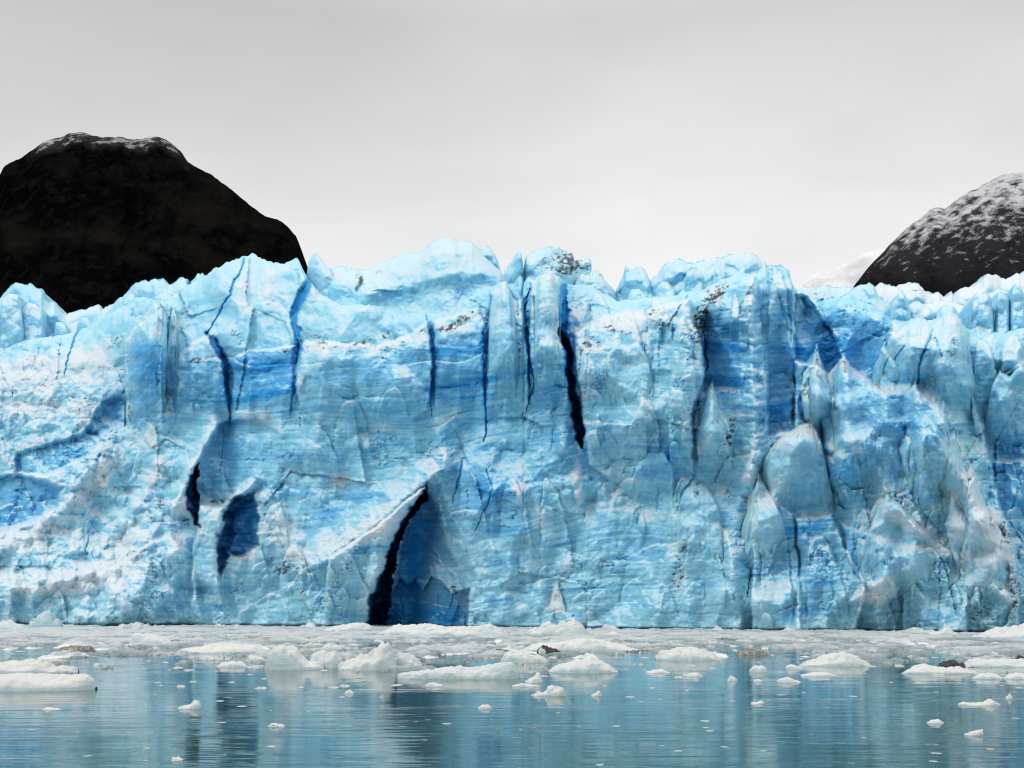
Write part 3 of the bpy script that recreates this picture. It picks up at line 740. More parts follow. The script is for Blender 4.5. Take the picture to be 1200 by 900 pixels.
# ------------------------------------------------------------------ shoulders round off at the crest
topd = (V - (prof(CREST, us) + 1.0)[None, :]) / 16.0
q = np.clip(topd, 0, 1)
D += 3.6 * (1 - np.sqrt(np.maximum(1 - (1 - q) ** 2, 0)))

# positions and what the slope does: crushed white ice keeps to slopes that face up
def to_world(u, v, Y):
    return np.stack([wx(u, Y), Y, wz(v, Y)], -1)


def grid_normals(P):
    du = np.gradient(P, axis=1); dv = np.gradient(P, axis=0)
    n = np.cross(du, dv)
    n /= np.linalg.norm(n, axis=-1, keepdims=True) + 1e-9
    return n


P = to_world(U, V, D)
_k = np.exp(-(np.arange(-60, 61) / 22.0) ** 2); _k /= _k.sum()
YC = np.convolve(np.pad(D[-1], 60, mode='edge'), _k, 'valid')       # how far back the crest of the wall lies
N = grid_normals(P)
NS = N.copy()
for _ in range(3):
    NS[1:-1, 1:-1] = (NS[:-2, 1:-1] + NS[2:, 1:-1] + NS[1:-1, :-2] + NS[1:-1, 2:] + 2 * NS[1:-1, 1:-1]) / 6
nz = NS[..., 2]
snow *= 0.72
snow += 0.70 * sstep(0.25, 0.80, 0.5 * nz + 0.5 * N[..., 2] + 0.12 * fbm(U / 22, V / 22, 4, 101))
snow += 0.15 * sstep(-0.15, 0.5, fbm(U / 46, V / 34, 5, 103)) + 0.06 * rub + 0.16 * sstep(0.15, 0.5, fbm(U / 14, V / 14, 4, 104)) * rub
snow += 0.02
def blur(a, r):
    k = np.exp(-(np.arange(-3 * r, 3 * r + 1) / (1.4 * r)) ** 2); k /= k.sum()
    a = np.apply_along_axis(lambda c: np.convolve(np.pad(c, 3 * r, mode='edge'), k, 'valid'), 0, a)
    return np.apply_along_axis(lambda c: np.convolve(np.pad(c, 3 * r, mode='edge'), k, 'valid'), 1, a)


# ribs and edges carry a crust of white weathered, bubbly ice
Dc = np.minimum(D, blur(D, 6) + 1.5)
cvx = blur(Dc, 7) - blur(Dc, 1)
fin_ = blur(Dc, 3) - Dc
snow += 0.34 * sstep(0.10, 1.3, cvx + 0.25 * fbm(U / 9, V / 9, 3, 171)) + 0.10 * sstep(0.08, 0.5, fin_)
snow -= 0.7 * np.clip(deep, 0, 1)
deep += 0.22 * sstep(0.1, 0.6, fbm(U / 80, V / 60, 4, 105)) + 0.10
# clear blue ice where upper snow thins towards the skyline
snow -= 0.35 * sstep(30, 0, V - crest[None, :])
deep -= 0.30 * sstep(26, 0, V - crest[None, :])

glacier = bpy.data.objects.new('glacier', None)
link(glacier); glacier.location = (0, 195, 0)
tag(glacier, 'high blue and white glacier wall with jagged crest, cracks and ice caves above the water', 'glacier')
GOFF = np.array([0, 195, 0.0])

speck = fbm(U / 5.5 + 0.6 * V / 9, V / 3.6, 4, 141, 0.65)
dirt = np.where(dirt > 0.02, np.clip(1.5 * dirt * (0.75 + 1.7 * speck), 0, 1), 0)
DS = blur(D, 5)
attr = np.clip(np.stack([snow, deep, dirt, cleft_shade], -1), 0, 1)
# plateau behind the crest
back = []; backa = []
for k, (dy, dz) in enumerate([(1.5, 0.1), (4, -0.4), (8, -1.4), (14, -2.5), (24, -3.5), (40, -4), (70, -4)]):
    r = P[-1].copy()
    r[:, 1] += dy; r[:, 0] *= (1 + dy / 400)
    r[:, 2] += dz + 0.6 * fbm(us / 40, us * 0 + k * 3.1, 3, 120)
    back.append(r)
    a = attr[-1].copy(); a[:, 0] = 0.7; a[:, 1] *= 0.5; a[:, 2] = 0
    backa.append(a)
Pall = np.concatenate([P, np.array(back)], 0); Aall = np.concatenate([attr, np.array(backa)], 0)
reg_all = np.concatenate([region, np.zeros((len(back), nu), np.int32)], 0)
nr, nc = Pall.shape[:2]
faces = grid_faces(nr, nc)
fr = np.max(reg_all.reshape(-1)[faces], axis=1)
verts = Pall.reshape(-1, 3) - GOFF; att = Aall.reshape(-1, 4)
NAMES = {0: ('ice_face', None), 1: ('crevasse', 'thin navy crevasse kinking down the left part of the wall'),
         2: ('crevasse', 'bright blue crevasse running down from the left notch in the crest'),
         3: ('crevasse', 'deepest navy crevasse splitting the middle of the wall'),
         4: ('ice_cave', 'black tapering cave at the waterline under a white rib'),
         5: ('ice_cave', 'narrow black slit under the overhanging rib'),
         6: ('ice_cave', 'deep blue hollow beside the pale pillar')}
for r, (nm, lb) in NAMES.items():
    v_, f_, a_ = submesh(verts, faces, att, fr == r)
    if len(f_):
        o = mesh_from(nm, v_, f_, M_ICE, a_, glacier)
        if lb: o['label'] = lb

# ------------------------------------------------------------------ glacier: towers along the crest
def serac(top, base, off, T, seed, label=None, dp=0.1, sn=0.2, dt=(), rough=1.0, bl=(), cracks=(), ridges=(), slope=0.35, face=False, res=1.2, name='serac'):
    """a free-standing tower: closed solid between its outline (photo pixels) and its base row"""
    x0, x1 = top[0][0], top[-1][0]
    n = max(int((x1 - x0) / res), 8)
    u = np.linspace(x0, x1, n)
    tp = prof(top, u) + 1.5 * rough * fbm(u / 7, u * 0, 3, seed) + 0.8 * rough * fbm(u / 2.5, u * 0, 2, seed + 1)
    tp = tp - 4.5 * rough * np.clip(ridged(u / 15, u * 0 + 0.3, 3, seed + 12) - 0.3, 0, 1) + 1.2 * rough
    tsm = prof(top, u) + 1.0
    h = max(base - tp.min(), 10)
    m = max(int(h / res), 12)
    t = np.linspace(0, 1, m) ** 0.8
    Ug = np.repeat(u[None], m, 0)
    Vg = base + (np.minimum(tp, base - 2) - base)[None] * t[:, None]
    W1 = Ug + 2 * fbm(Ug / 14, Vg / 14, 3, seed + 2); W2 = Vg + 2 * fbm(Ug / 14, Vg / 14, 3, seed + 3)
    edge = np.minimum(np.minimum(Ug - x0, x1 - Ug) * 1.0, (Vg - tsm[None]))
    R = max(min(0.35 * (x1 - x0), 26), 6)
    if face:
        edge = edge + 2.5 * fbm(Ug / 10, Vg / 14, 3, seed + 19); R = max(min(0.22 * (x1 - x0), 9), 4)
    q = np.clip(edge / R, 0, 1)
    shape = np.maximum(np.sqrt(np.maximum(1 - (1 - q) ** 2, 0)), 0.10)
    if face:                          # stands against the wall: its root sinks into the wall's own surface
        cu = np.clip(np.searchsorted(us, u), 0, nu - 1)
        rows = np.clip(((bot[cu][None] - Vg) / (bot[cu] - crest[cu])[None] * (NR - 1)).astype(int), 0, NR - 1)
        cols = np.repeat(cu[None], m, 0)
        grow = np.clip((base - Vg) / (0.85 * h), 0, 1) ** 0.9
        T = 1.0 * T * grow + 0.05
        rag = grow + 0.22 * fbm(Ug / 16, Vg / 40, 3, seed + 17)
        d0 = DS[rows, cols] + 0.5 + 4.2 * np.clip(1 - 1.5 * rag, 0, 1) + off
        wall = attr[rows, cols]
    else:
        d0 = np.interp(Ug, us, YC) + T * 0.8 + 0.55 * off
    f_ = -cells(W1 / 30, W2 / 34, seed + 4, 1.2, -1.2); g_ = -cells(W1 / 11, W2 / 12, seed + 5, 1.2, 1.3)
    det = (2.4 if face else 2.2) * rough * f_ + (0.35 if face else 0.85) * rough * g_ + 1.5 * fbm(Ug / 30, Vg / 30, 4, seed + 6) + 0.2 * fbm(Ug / 5, Vg / 5, 3, seed + 7)
    front = d0 - T * shape + det * np.minimum(q * 2, 1) - slope * np.maximum(Vg - tp[None], 0) * M2.mean()
    s_ = np.full(Ug.shape, sn); g2 = np.full(Ug.shape, dp); b_ = np.zeros(Ug.shape)
    for pts, amp, w in ridges:
        d, _ = seg_dist(W1, W2, pts)
        front -= amp * np.exp(-(d / w) ** 1.4) * np.minimum(q * 2, 1)
    for pts, w, dep, a in cracks:
        d, _ = seg_dist(W1, W2, pts)
        mk = sstep(1.4, 0.6, d / w)
        front += dep * mk; g2 += a * mk
    for (cx, cy, rx, ry, a) in bl:
        g2 += a * sstep(1.3, 0.3, np.hypot((W1 - cx) / rx, (W2 - cy) / ry))
    for (cx, cy, rx, ry, a) in dt:
        b_ += a * 0.9 * sstep(1.35, 0.4, np.hypot((W1 - cx) / rx, (W2 - cy) / ry) + 0.6 * fbm(Ug / 7, Vg / 5, 4, seed + 15)) * np.clip(0.75 + 1.5 * fbm(Ug / 5, Vg / 3.4, 4, seed + 16), 0, 1.3)
    if face:
        front = front + (d0 - T * shape - front) * (1 - np.clip(2 * grow, 0, 1))
    rear = d0 + T * shape * (0.4 if face else 1.3)
    Pf = to_world(Ug, Vg, front)
    nz_ = grid_normals(Pf)[..., 2]
    s_ += 0.55 * sstep(0.25, 0.7, nz_) + 0.2 * fbm(Ug / 30, Vg / 24, 4, seed + 8) - 0.4 * np.clip(g2, 0, 1)
    g2 += 0.25 * fbm(Ug / 36, Vg / 20, 4, seed + 9)
    if face:                          # the same ice as the wall behind: layers run through
        s_ = 0.5 * s_ + 0.55 * wall[..., 0]; g2 = 0.6 * g2 + 0.75 * wall[..., 1]; b_ = b_ + wall[..., 2]
    A = np.clip(np.stack([s_, g2, b_, np.zeros_like(s_)], -1), 0, 1)
    Pb = Pf.copy(); k = (rear - front)[..., None]
    Pb[..., 1] += k[..., 0]
    vs = np.concatenate([Pf.reshape(-1, 3), Pb.reshape(-1, 3)]) - GOFF
    fs = np.concatenate([grid_faces(m, n), grid_faces(m, n, m * n, True)])
    # side and top walls between front and rear
    i = np.arange(m - 1) * n
    L = np.stack([i, i + n, i + n + m * n, i + m * n], -1)
    j = i + n - 1
    Rr = np.stack([j, j + m * n, j + n + m * n, j + n], -1)
    kx = (m - 1) * n + np.arange(n - 1)
    Tt = np.stack([kx, kx + 1, kx + 1 + m * n, kx + m * n], -1)
    fs = np.concatenate([fs, L, Rr, Tt])
    o = mesh_from(name, vs, fs, M_ICE, np.concatenate([A.reshape(-1, 4)] * 2), glacier)
    if label: o['label'] = label
    return o


serac([(-170, 380), (-120, 352), (-70, 362), (-30, 350), (0, 350), (8, 340), (18, 331), (25, 332), (30, 334), (36, 333), (44, 338), (49, 340), (51, 350), (57, 354), (63, 353), (68, 360), (74, 367), (90, 372), (112, 385)],
      430, 26, 7, 200, dp=0.18, sn=0.1, bl=[(25, 345, 22, 14, 0.3)])
serac([(-60, 395), (-20, 380), (0, 374), (20, 370), (34, 362), (48, 366), (62, 378), (80, 392), (100, 400)], 440, 19, 6, 205, dp=0.12, sn=0.25)
serac([(60, 385), (75, 370), (85, 366), (100, 362), (110, 359), (116, 357), (119, 363), (128, 358), (140, 352), (150, 366), (170, 385)], 420, 24, 6, 210, dp=0.08, sn=0.35)
serac([(118, 372), (135, 354), (140, 349), (148, 343), (158, 333), (168, 329), (176, 329), (181, 326), (186, 329), (191, 327), (197, 333), (203, 333), (208, 328), (214, 325), (220, 326), (222, 333), (228, 326), (232, 319), (235, 322), (237, 319), (240, 330), (258, 350)],
      410, 19, 7, 220, dp=0.22, sn=0.10, bl=[(170, 345, 20, 12, 0.2)], cracks=[([(221, 330), (224, 344)], 2.0, 2, 0.5)])
serac([(354, 345), (360, 320), (361, 308), (366, 300), (371, 296), (376, 302), (380, 308), (387, 316), (396, 330), (402, 350)], 390, 14, 4, 230, dp=0.12, sn=0.25)
serac([(362, 352), (374, 338), (386, 317), (394, 313), (400, 312), (403, 312), (408, 315), (420, 315), (433, 316), (440, 312), (447, 308), (460, 302), (470, 298), (478, 297), (486, 297), (493, 295), (500, 289), (506, 284),
       (514, 280), (522, 278), (530, 279), (538, 283), (546, 283), (553, 284), (560, 290), (566, 296), (576, 306), (586, 316), (594, 330), (600, 352)],
      395, 19, 11, 240, 'broad smooth dome of pale blue ice on the crest', dp=0.10, sn=0.15, rough=0.3, slope=0.95, dt=[(442, 318, 8, 5, 0.5), (420, 325, 5, 14, 0.5), (424, 330, 4, 8, 0.6), (490, 312, 8, 9, 0.35)],
      bl=[(470, 345, 30, 10, 0.35), (400, 345, 22, 8, 0.3), (540, 345, 20, 12, 0.3), (560, 325, 30, 8, 0.3)], ridges=[([(430, 345), (480, 332), (540, 318), (592, 325)], 2.5, 12), ([(445, 312), (470, 322)], 1.5, 8), ([(500, 300), (540, 296)], 2, 14)],
      cracks=[([(421, 318), (424, 330), (418, 340)], 2.0, 1.5, 0.2)])
serac([(558, 310), (563, 293), (568, 288), (574, 290), (580, 298), (584, 308), (588, 322)], 360, 30, 4, 250, dp=0.15, sn=0.15)
serac([(588, 348), (590, 318), (594, 314), (600, 306), (605, 298), (609, 291), (612, 300), (614, 320), (616, 350)], 385, 12, 3, 255, dp=0.2, sn=0.15)
serac([(608, 345), (614, 312), (616, 300), (622, 296), (635, 291), (645, 289), (652, 289), (656, 292), (664, 294), (671, 295), (673, 304), (682, 306), (688, 302), (693, 304), (688, 312), (694, 318), (700, 345)], 375, 15, 4, 260,
      'serac streaked with grey grit near the middle of the crest', dp=0.08, sn=0.15, dt=[(648, 310, 28, 13, 0.60), (664, 300, 10, 8, 0.75), (672, 313, 10, 8, 0.8), (690, 312, 9, 6, 0.7), (660, 318, 8, 5, 0.6)],
      cracks=[([(671, 303), (668, 320)], 2, 2, 0.0)])
serac([(680, 345), (690, 320), (697, 315), (704, 320), (710, 328), (716, 335), (720, 340), (724, 356)], 385, 9, 4, 270, dp=0.15, sn=0.2, dt=[(704, 322, 4, 5, 0.6)])
serac([(716, 355), (724, 335), (728, 326), (732, 319), (733, 310), (737, 314), (742, 316), (750, 312), (756, 317), (760, 323), (764, 336), (775, 352)], 385, 14, 4, 275, dp=0.2, sn=0.15, dt=[(725, 345, 6, 8, 0.55), (735, 315, 4, 5, 0.5), (750, 330, 8, 4, 0.5)])
serac([(738, 362), (746, 348), (749, 342), (753, 348), (757, 352), (762, 344), (766, 352), (772, 362)], 385, 3, 2, 278, dp=0.2, sn=0.2)
serac([(740, 358), (756, 333), (764, 326), (771, 320), (778, 311), (784, 306), (792, 303), (800, 304), (806, 308), (815, 309), (820, 318), (832, 345)], 385, 16, 6, 280, dp=0.22, sn=0.18, bl=[(800, 335, 12, 10, 0.5), (822, 335, 6, 12, 0.5)],
      ridges=[([(755, 335), (785, 325), (812, 312)], 2.5, 7)])
serac([(768, 362), (785, 338), (800, 322), (812, 313), (818, 318), (826, 330), (832, 345), (845, 362)], 385, 8, 4, 285, dp=0.2, sn=0.2, bl=[(822, 330, 7, 10, 0.6)])
serac([(800, 340), (812, 309), (822, 306), (830, 303), (838, 300), (845, 303), (850, 301), (856, 298), (870, 297), (878, 296), (886, 299), (892, 303), (897, 306), (901, 314), (912, 345)], 380, 17, 7, 290,
      dp=0.2, sn=0.2, dt=[(850, 325, 20, 6, 0.45)], bl=[(870, 312, 20, 6, 0.35), (890, 318, 6, 8, 0.3)])
serac([(893, 345), (898, 318), (904, 311), (912, 311), (918, 313), (925, 318), (927, 330), (930, 350)], 400, 10, 4, 300, dp=0.3, sn=0.1)
serac([(922, 352), (932, 338), (945, 336), (958, 337), (966, 334), (978, 337), (990, 336), (1000, 337), (1006, 350), (1012, 370)], 400, 18, 5, 305, dp=0.15, sn=0.2, dt=[(957, 342, 5, 5, 0.7), (950, 347, 5, 4, 0.4)], rough=0.6)
serac([(960, 372), (978, 352), (992, 345), (1002, 337), (1010, 333), (1018, 332), (1024, 336), (1030, 348), (1042, 362), (1052, 384)], 420, 9, 4, 310, 'cusped serac with a scooped hollow in its face', dp=0.22, sn=0.12, dt=[(1006, 353, 6, 4, 0.5)])
serac([(1000, 350), (1012, 338), (1018, 333), (1026, 335), (1032, 331), (1040, 335), (1050, 335), (1056, 331), (1064, 332), (1074, 332), (1080, 336), (1086, 342), (1094, 345), (1100, 341), (1105, 346), (1109, 347), (1115, 343), (1118, 347),
       (1124, 339), (1134, 336), (1142, 334), (1150, 329), (1154, 322), (1157, 319), (1163, 321), (1168, 322), (1173, 326), (1180, 326), (1186, 325), (1192, 320), (1197, 322), (1201, 318), (1230, 324), (1260, 312), (1300, 330), (1360, 350)],
      425, 30, 9, 320, 'whitish back ridge with a saw-toothed top below the right mountain', dp=0.04, sn=0.42, rough=1.4)
serac([(1035, 385), (1050, 368), (1068, 362), (1085, 356), (1105, 352), (1130, 356), (1150, 376), (1160, 395)], 430, 18, 6, 325, dp=0.05, sn=0.4)
serac([(1120, 392), (1140, 360), (1152, 345), (1170, 338), (1185, 342), (1205, 336), (1250, 340), (1290, 375), (1330, 400)], 440, 17, 7, 330, dp=0.16, sn=0.2, dt=[(1186, 352, 4, 6, 0.6), (1183, 346, 5, 4, 0.4)])
serac([(1165, 425), (1180, 398), (1195, 385), (1215, 380), (1260, 392), (1300, 420)], 450, 8, 5, 335, dp=0.16, sn=0.25)

# fins, spires and pillars that stand free in front of the wall
for top, base, T, dp, sn, rg, ck in [
        ([(945, 480), (950, 428), (955, 408), (958, 404), (961, 418), (966, 440), (973, 465), (981, 490), (985, 515)], 535, 3.4, 0.12, 0.25, 0.5, ()),
        ([(1024, 470), (1032, 418), (1046, 393), (1060, 381), (1075, 372), (1084, 374), (1092, 381), (1102, 371), (1114, 364), (1126, 374), (1134, 395), (1140, 432), (1148, 490)], 520, 3.6, 0.16, 0.22, 0.5,
         (([(1093, 384), (1090, 398), (1082, 412), (1077, 428), (1076, 450)], 1.3, 0.6, 0.9), ([(1095, 396), (1104, 418)], 0.8, 0.4, 0.8), ([(1060, 405), (1050, 418), (1046, 432)], 1.0, 0.5, 0.8))),
        ([(970, 510), (979, 445), (984, 423), (989, 418), (994, 423), (998, 433), (1010, 438), (1022, 446), (1032, 455), (1045, 456), (1056, 453), (1066, 456), (1072, 445), (1078, 455), (1088, 463), (1100, 474), (1110, 492), (1117, 530), (1121, 575)], 612, 4.6, 0.14, 0.22, 0.8,
         (([(1060, 500), (1061, 522), (1070, 538), (1077, 552), (1078, 585)], 1.2, 0.5, 0.8),)),
        ([(815, 525), (823, 482), (831, 452), (835, 446), (839, 462), (843, 478), (850, 490), (858, 510), (861, 545)], 575, 3.2, 0.08, 0.22, 0.6, ()),
        ([(897, 565), (903, 530), (912, 515), (925, 506), (938, 498), (950, 496), (958, 503), (965, 525), (972, 560), (981, 600)], 640, 3.2, 0.12, 0.25, 0.5, ()),
        ([(974, 565), (980, 520), (988, 506), (998, 516), (1008, 545), (1019, 592)], 618, 2.6, 0.22, 0.18, 0.5, ()),
        ([(1064, 610), (1077, 505), (1085, 486), (1096, 492), (1108, 510), (1118, 545), (1127, 600)], 640, 2.8, 0.14, 0.25, 0.6, ()),
        ([(1100, 575), (1111, 512), (1119, 501), (1128, 540), (1142, 580), (1162, 622)], 665, 3.0, 0.10, 0.3, 0.7, ()),
        ([(869, 650), (880, 588), (888, 558), (896, 566), (906, 580), (916, 602), (926, 650)], 690, 2.6, 0.02, 0.6, 1.0, ()),
        ([(1008, 650), (1028, 594), (1040, 577), (1055, 590), (1070, 605), (1085, 621), (1100, 634), (1126, 651), (1132, 700)], 722, 3.0, 0.04, 0.5, 1.0, ()),
        ([(1126, 640), (1135, 562), (1142, 555), (1150, 580), (1165, 608), (1184, 640), (1193, 700)], 735, 3.2, 0.04, 0.55, 1.0, ()),
        ([(1150, 520), (1162, 450), (1172, 432), (1184, 440), (1196, 425), (1212, 440), (1235, 520)], 570, 3.0, 0.16, 0.25, 0.7, ()),
        ([(637, 732), (646, 702), (652, 682), (658, 696), (668, 732)], 741, 1.8, 0.0, 0.8, 0.4, ()),
        ([(145, 512), (147, 430), (150, 400), (165, 375), (182, 355), (187, 353), (191, 372), (191, 440), (193, 512)], 545, 2.6, 0.28, 0.12, 0.4, ()),
        ([(192, 480), (196, 405), (201, 363), (204, 357), (207, 370), (210, 420), (212, 480)], 500, 2.0, 0.18, 0.2, 0.3, ()),
        ([(571, 485), (573, 360), (578, 345), (586, 334), (592, 329), (597, 336), (603, 360), (608, 420), (610, 485)], 515, 2.2, 0.12, 0.2, 0.4, ()),
        ([(623, 485), (626, 348), (633, 323), (645, 318), (653, 322), (656, 350), (655, 400), (662, 440), (666, 485)], 505, 2.4, 0.12, 0.22, 0.4, ()),
        ([(705, 470), (712, 412), (722, 400), (736, 404), (748, 398), (760, 420), (768, 470)], 500, 2.4, 0.05, 0.3, 0.8, ()),
        ([(735, 590), (745, 545), (760, 530), (778, 528), (788, 545), (795, 600)], 640, 2.0, 0.10, 0.2, 0.5, ()),
        ([(792, 610), (800, 575), (812, 562), (828, 566), (842, 590), (850, 640)], 690, 2.0, 0.10, 0.25, 0.5, ())]:
    serac(top, base, 0.0, T, 700 + int(top[0][0]), dp=dp, sn=sn, rough=rg, cracks=ck, slope=0.10, face=True)
SKY = [(-180, 384), (-120, 352), (-30, 350), (0, 350), (18, 333), (36, 335), (50, 352), (68, 362), (78, 368), (110, 360), (135, 355), (150, 343), (165, 330), (200, 334), (225, 332), (250, 318)]
SKYR = [(600, 318), (612, 302), (640, 294), (670, 298), (690, 306), (720, 342), (733, 318), (755, 320), (780, 310), (800, 306), (830, 306), (870, 299), (895, 306), (925, 320), (935, 340), (1000, 340), (1030, 336), (1060, 335), (1085, 344), (1115, 348), (1150, 333), (1200, 324), (1300, 330)]
for lst, x0, x1, n in ((SKY, -150, 225, 14), (SKYR, 680, 1290, 22)):
    for k in range(n):
        u = x0 + (x1 - x0) * (k + rr.random()) / n
        w = rr.uniform(9, 22); up = rr.uniform(4, 17)
        yt = prof(lst, u) + up; yb = max(yt + rr.uniform(34, 60), float(prof(CREST, u)) + 26)
        serac([(u - w, yb - 8), (u - w * rr.uniform(.5, .8), yt + rr.uniform(5, 14)), (u - w * rr.uniform(.1, .4), yt + rr.uniform(0, 3)), (u + w * rr.uniform(0, .4), yt + rr.uniform(0, 5)),
               (u + w * rr.uniform(.5, .8), yt + rr.uniform(6, 16)), (u + w, yb - 6)], yb + 8, rr.uniform(2, 14), rr.uniform(2.5, 5), 340 + 20 * k + int(x0 > 0) * 7, dp=rr.uniform(0.05, 0.3), sn=rr.uniform(0.05, 0.3), rough=1.0)

# ------------------------------------------------------------------ mountains
def mountain(name, top, Y, T, seed, mat, rough, snowf, label, gully=1.0, base=726):
    x0, x1 = top[0][0], top[-1][0]
    n = int((x1 - x0) / 1.6); u = np.linspace(x0, x1, n)
    tp = prof(top, u) + rough * fbm(u / 16, u * 0, 5, seed, 0.6)
    m = 240
    t = np.linspace(0, 1, m)
    Ug = np.repeat(u[None], m, 0); Vg = base + (np.minimum(tp, base - 1) - base)[None] * t[:, None]
    h = (Vg - tp[None])
    R = 430.0
    q = np.clip(h / R, 0, 1)
    shape = q ** 0.75
    k = Y / F
    warp = Ug + 0.35 * (Vg - 300) * np.sign(Ug - (x0 + x1) / 2) * 0.6 + 22 * fbm(Ug / 90, Vg / 90, 3, seed + 1)
    rel = gully * (ridged(warp / 60, Vg / 300, 4, seed + 2, 0.55) * 18 + fbm(Ug / 40, Vg / 40, 5, seed + 3) * 10) * k
    front = Y - T * shape - rel * np.clip(h / 25, 0, 1)
    Pf = np.stack([wx(Ug, front), front, wz(Vg, front)], -1)
    rear = Y + T * shape
    Pb = np.stack([wx(Ug, front), rear, wz(Vg, front)], -1)
    nzz = grid_normals(Pf)[..., 2]
    sn = snowf(Ug, Vg, h, nzz)
    gl = np.clip(0.30 + 0.35 * ridged(warp / 34, Vg / 260, 4, seed + 7, 0.6) * sstep(120, 260, Ug) + 1.0 * fbm(Ug / 90, Vg / 50, 6, seed + 8, 0.65), 0, 1)
    A = np.clip(np.stack([sn, gl, 0 * sn, 0 * sn], -1), 0, 1)
    vs = np.concatenate([Pf.reshape(-1, 3), Pb.reshape(-1, 3)])
    fs = np.concatenate([grid_faces(m, n), grid_faces(m, n, m * n, True)])
    i = np.arange(m - 1) * n; j = i + n - 1; kx = (m - 1) * n + np.arange(n - 1)
    fs = np.concatenate([fs, np.stack([i, i + n, i + n + m * n, i + m * n], -1), np.stack([j, j + m * n, j + n + m * n, j + n], -1),
                         np.stack([kx, kx + 1, kx + 1 + m * n, kx + m * n], -1)])
    o = mesh_from(name, vs, fs, mat, np.concatenate([A.reshape(-1, 4)] * 2))
    tag(o, label, 'mountain', kind='structure')
    return o


mountain('mountain', [(-420, 640), (-330, 420), (-220, 310), (-140, 262), (-60, 228), (-20, 214), (0, 205), (4, 196), (10, 192), (20, 187), (35, 178), (50, 167), (65, 162), (80, 157), (95, 154), (105, 158), (120, 161), (140, 160), (155, 164),
                      (170, 161), (185, 160), (200, 166), (212, 178), (220, 190), (235, 198), (255, 210), (275, 225), (295, 242), (310, 253), (325, 257), (338, 266), (348, 279), (351, 295), (357, 312), (366, 340), (390, 420), (440, 640)],
         1000, 330, 400, M_ROCKL, 2.2,
         lambda u, v, h, nz: 0.55 * sstep(20, 2, h + 9 * fbm(u / 18, v / 12, 4, 401)) * sstep(25, 60, u) * sstep(230, 195, u) + 0.30 * sstep(6, 0, h) * sstep(40, 0, np.abs(u - 262)) * 0,
         'black rocky mountain with a snow-dusted flat top, behind the left of the glacier')
mountain('mountain', [(930, 700), (960, 480), (985, 380), (1000, 336), (1005, 330), (1012, 320), (1025, 305), (1035, 295), (1045, 285), (1055, 275), (1063, 267), (1075, 258), (1090, 246), (1099, 243), (1107, 245), (1120, 235), (1130, 228),
                      (1145, 220), (1160, 213), (1172, 205), (1180, 203), (1200, 202), (1240, 192), (1300, 186), (1380, 205), (1460, 250), (1560, 360), (1660, 560)],
         1300, 380, 430, M_ROCKR, 2.6,
         lambda u, v, h, nz: (0.85 * sstep(345, 215, v) * (0.45 + 0.55 * sstep(60, 8, h)) + 0.16) * sstep(352, 300, v + 16 * fbm(u / 22, v / 14, 4, 431)) * (0.45 + 0.75 * ridged((0.8 * u + 1.3 * v) / 17, (v - 0.6 * u) / 80, 4, 433) + 0.6 * fbm(u / 12, v / 5, 4, 432)),
         'dark mountain with snow dust and painted haze on its upper slope, behind the right of the glacier', 0.9)
fm = mountain('mountain', [(880, 520), (915, 380), (938, 345), (943, 330), (955, 321), (968, 319), (980, 315), (992, 308), (1003, 302), (1015, 297), (1040, 288), (1080, 290), (1140, 330), (1200, 420)],
         5200, 700, 460, M_FAR, 1.6, lambda u, v, h, nz: 1 + 0 * u, 'faint snow-covered mountain with haze painted into its colour beside the dark right-hand slope', 0.5)

# ------------------------------------------------------------------ water
wv = []
ys = np.concatenate([[-3000, -400, -60], np.arange(0, 240, 8), [300, 500, 900, 1500, 3000, 8000, 20000]])
xs = np.concatenate([[-20000, -6000, -2000, -800, -400], np.arange(-240, 241, 20), [400, 800, 2000, 6000, 20000]])
X, Yg = np.meshgrid(xs, ys)
water = mesh_from('water', np.stack([X, Yg, 0 * X], -1).reshape(-1, 3), grid_faces(len(ys), len(xs)), M_WATER)
tag(water, 'calm teal lagoon water reflecting the blue ice wall', 'water', kind='structure')

# ------------------------------------------------------------------ floating ice
def dist(v):
    return HC * F / (v - VH)


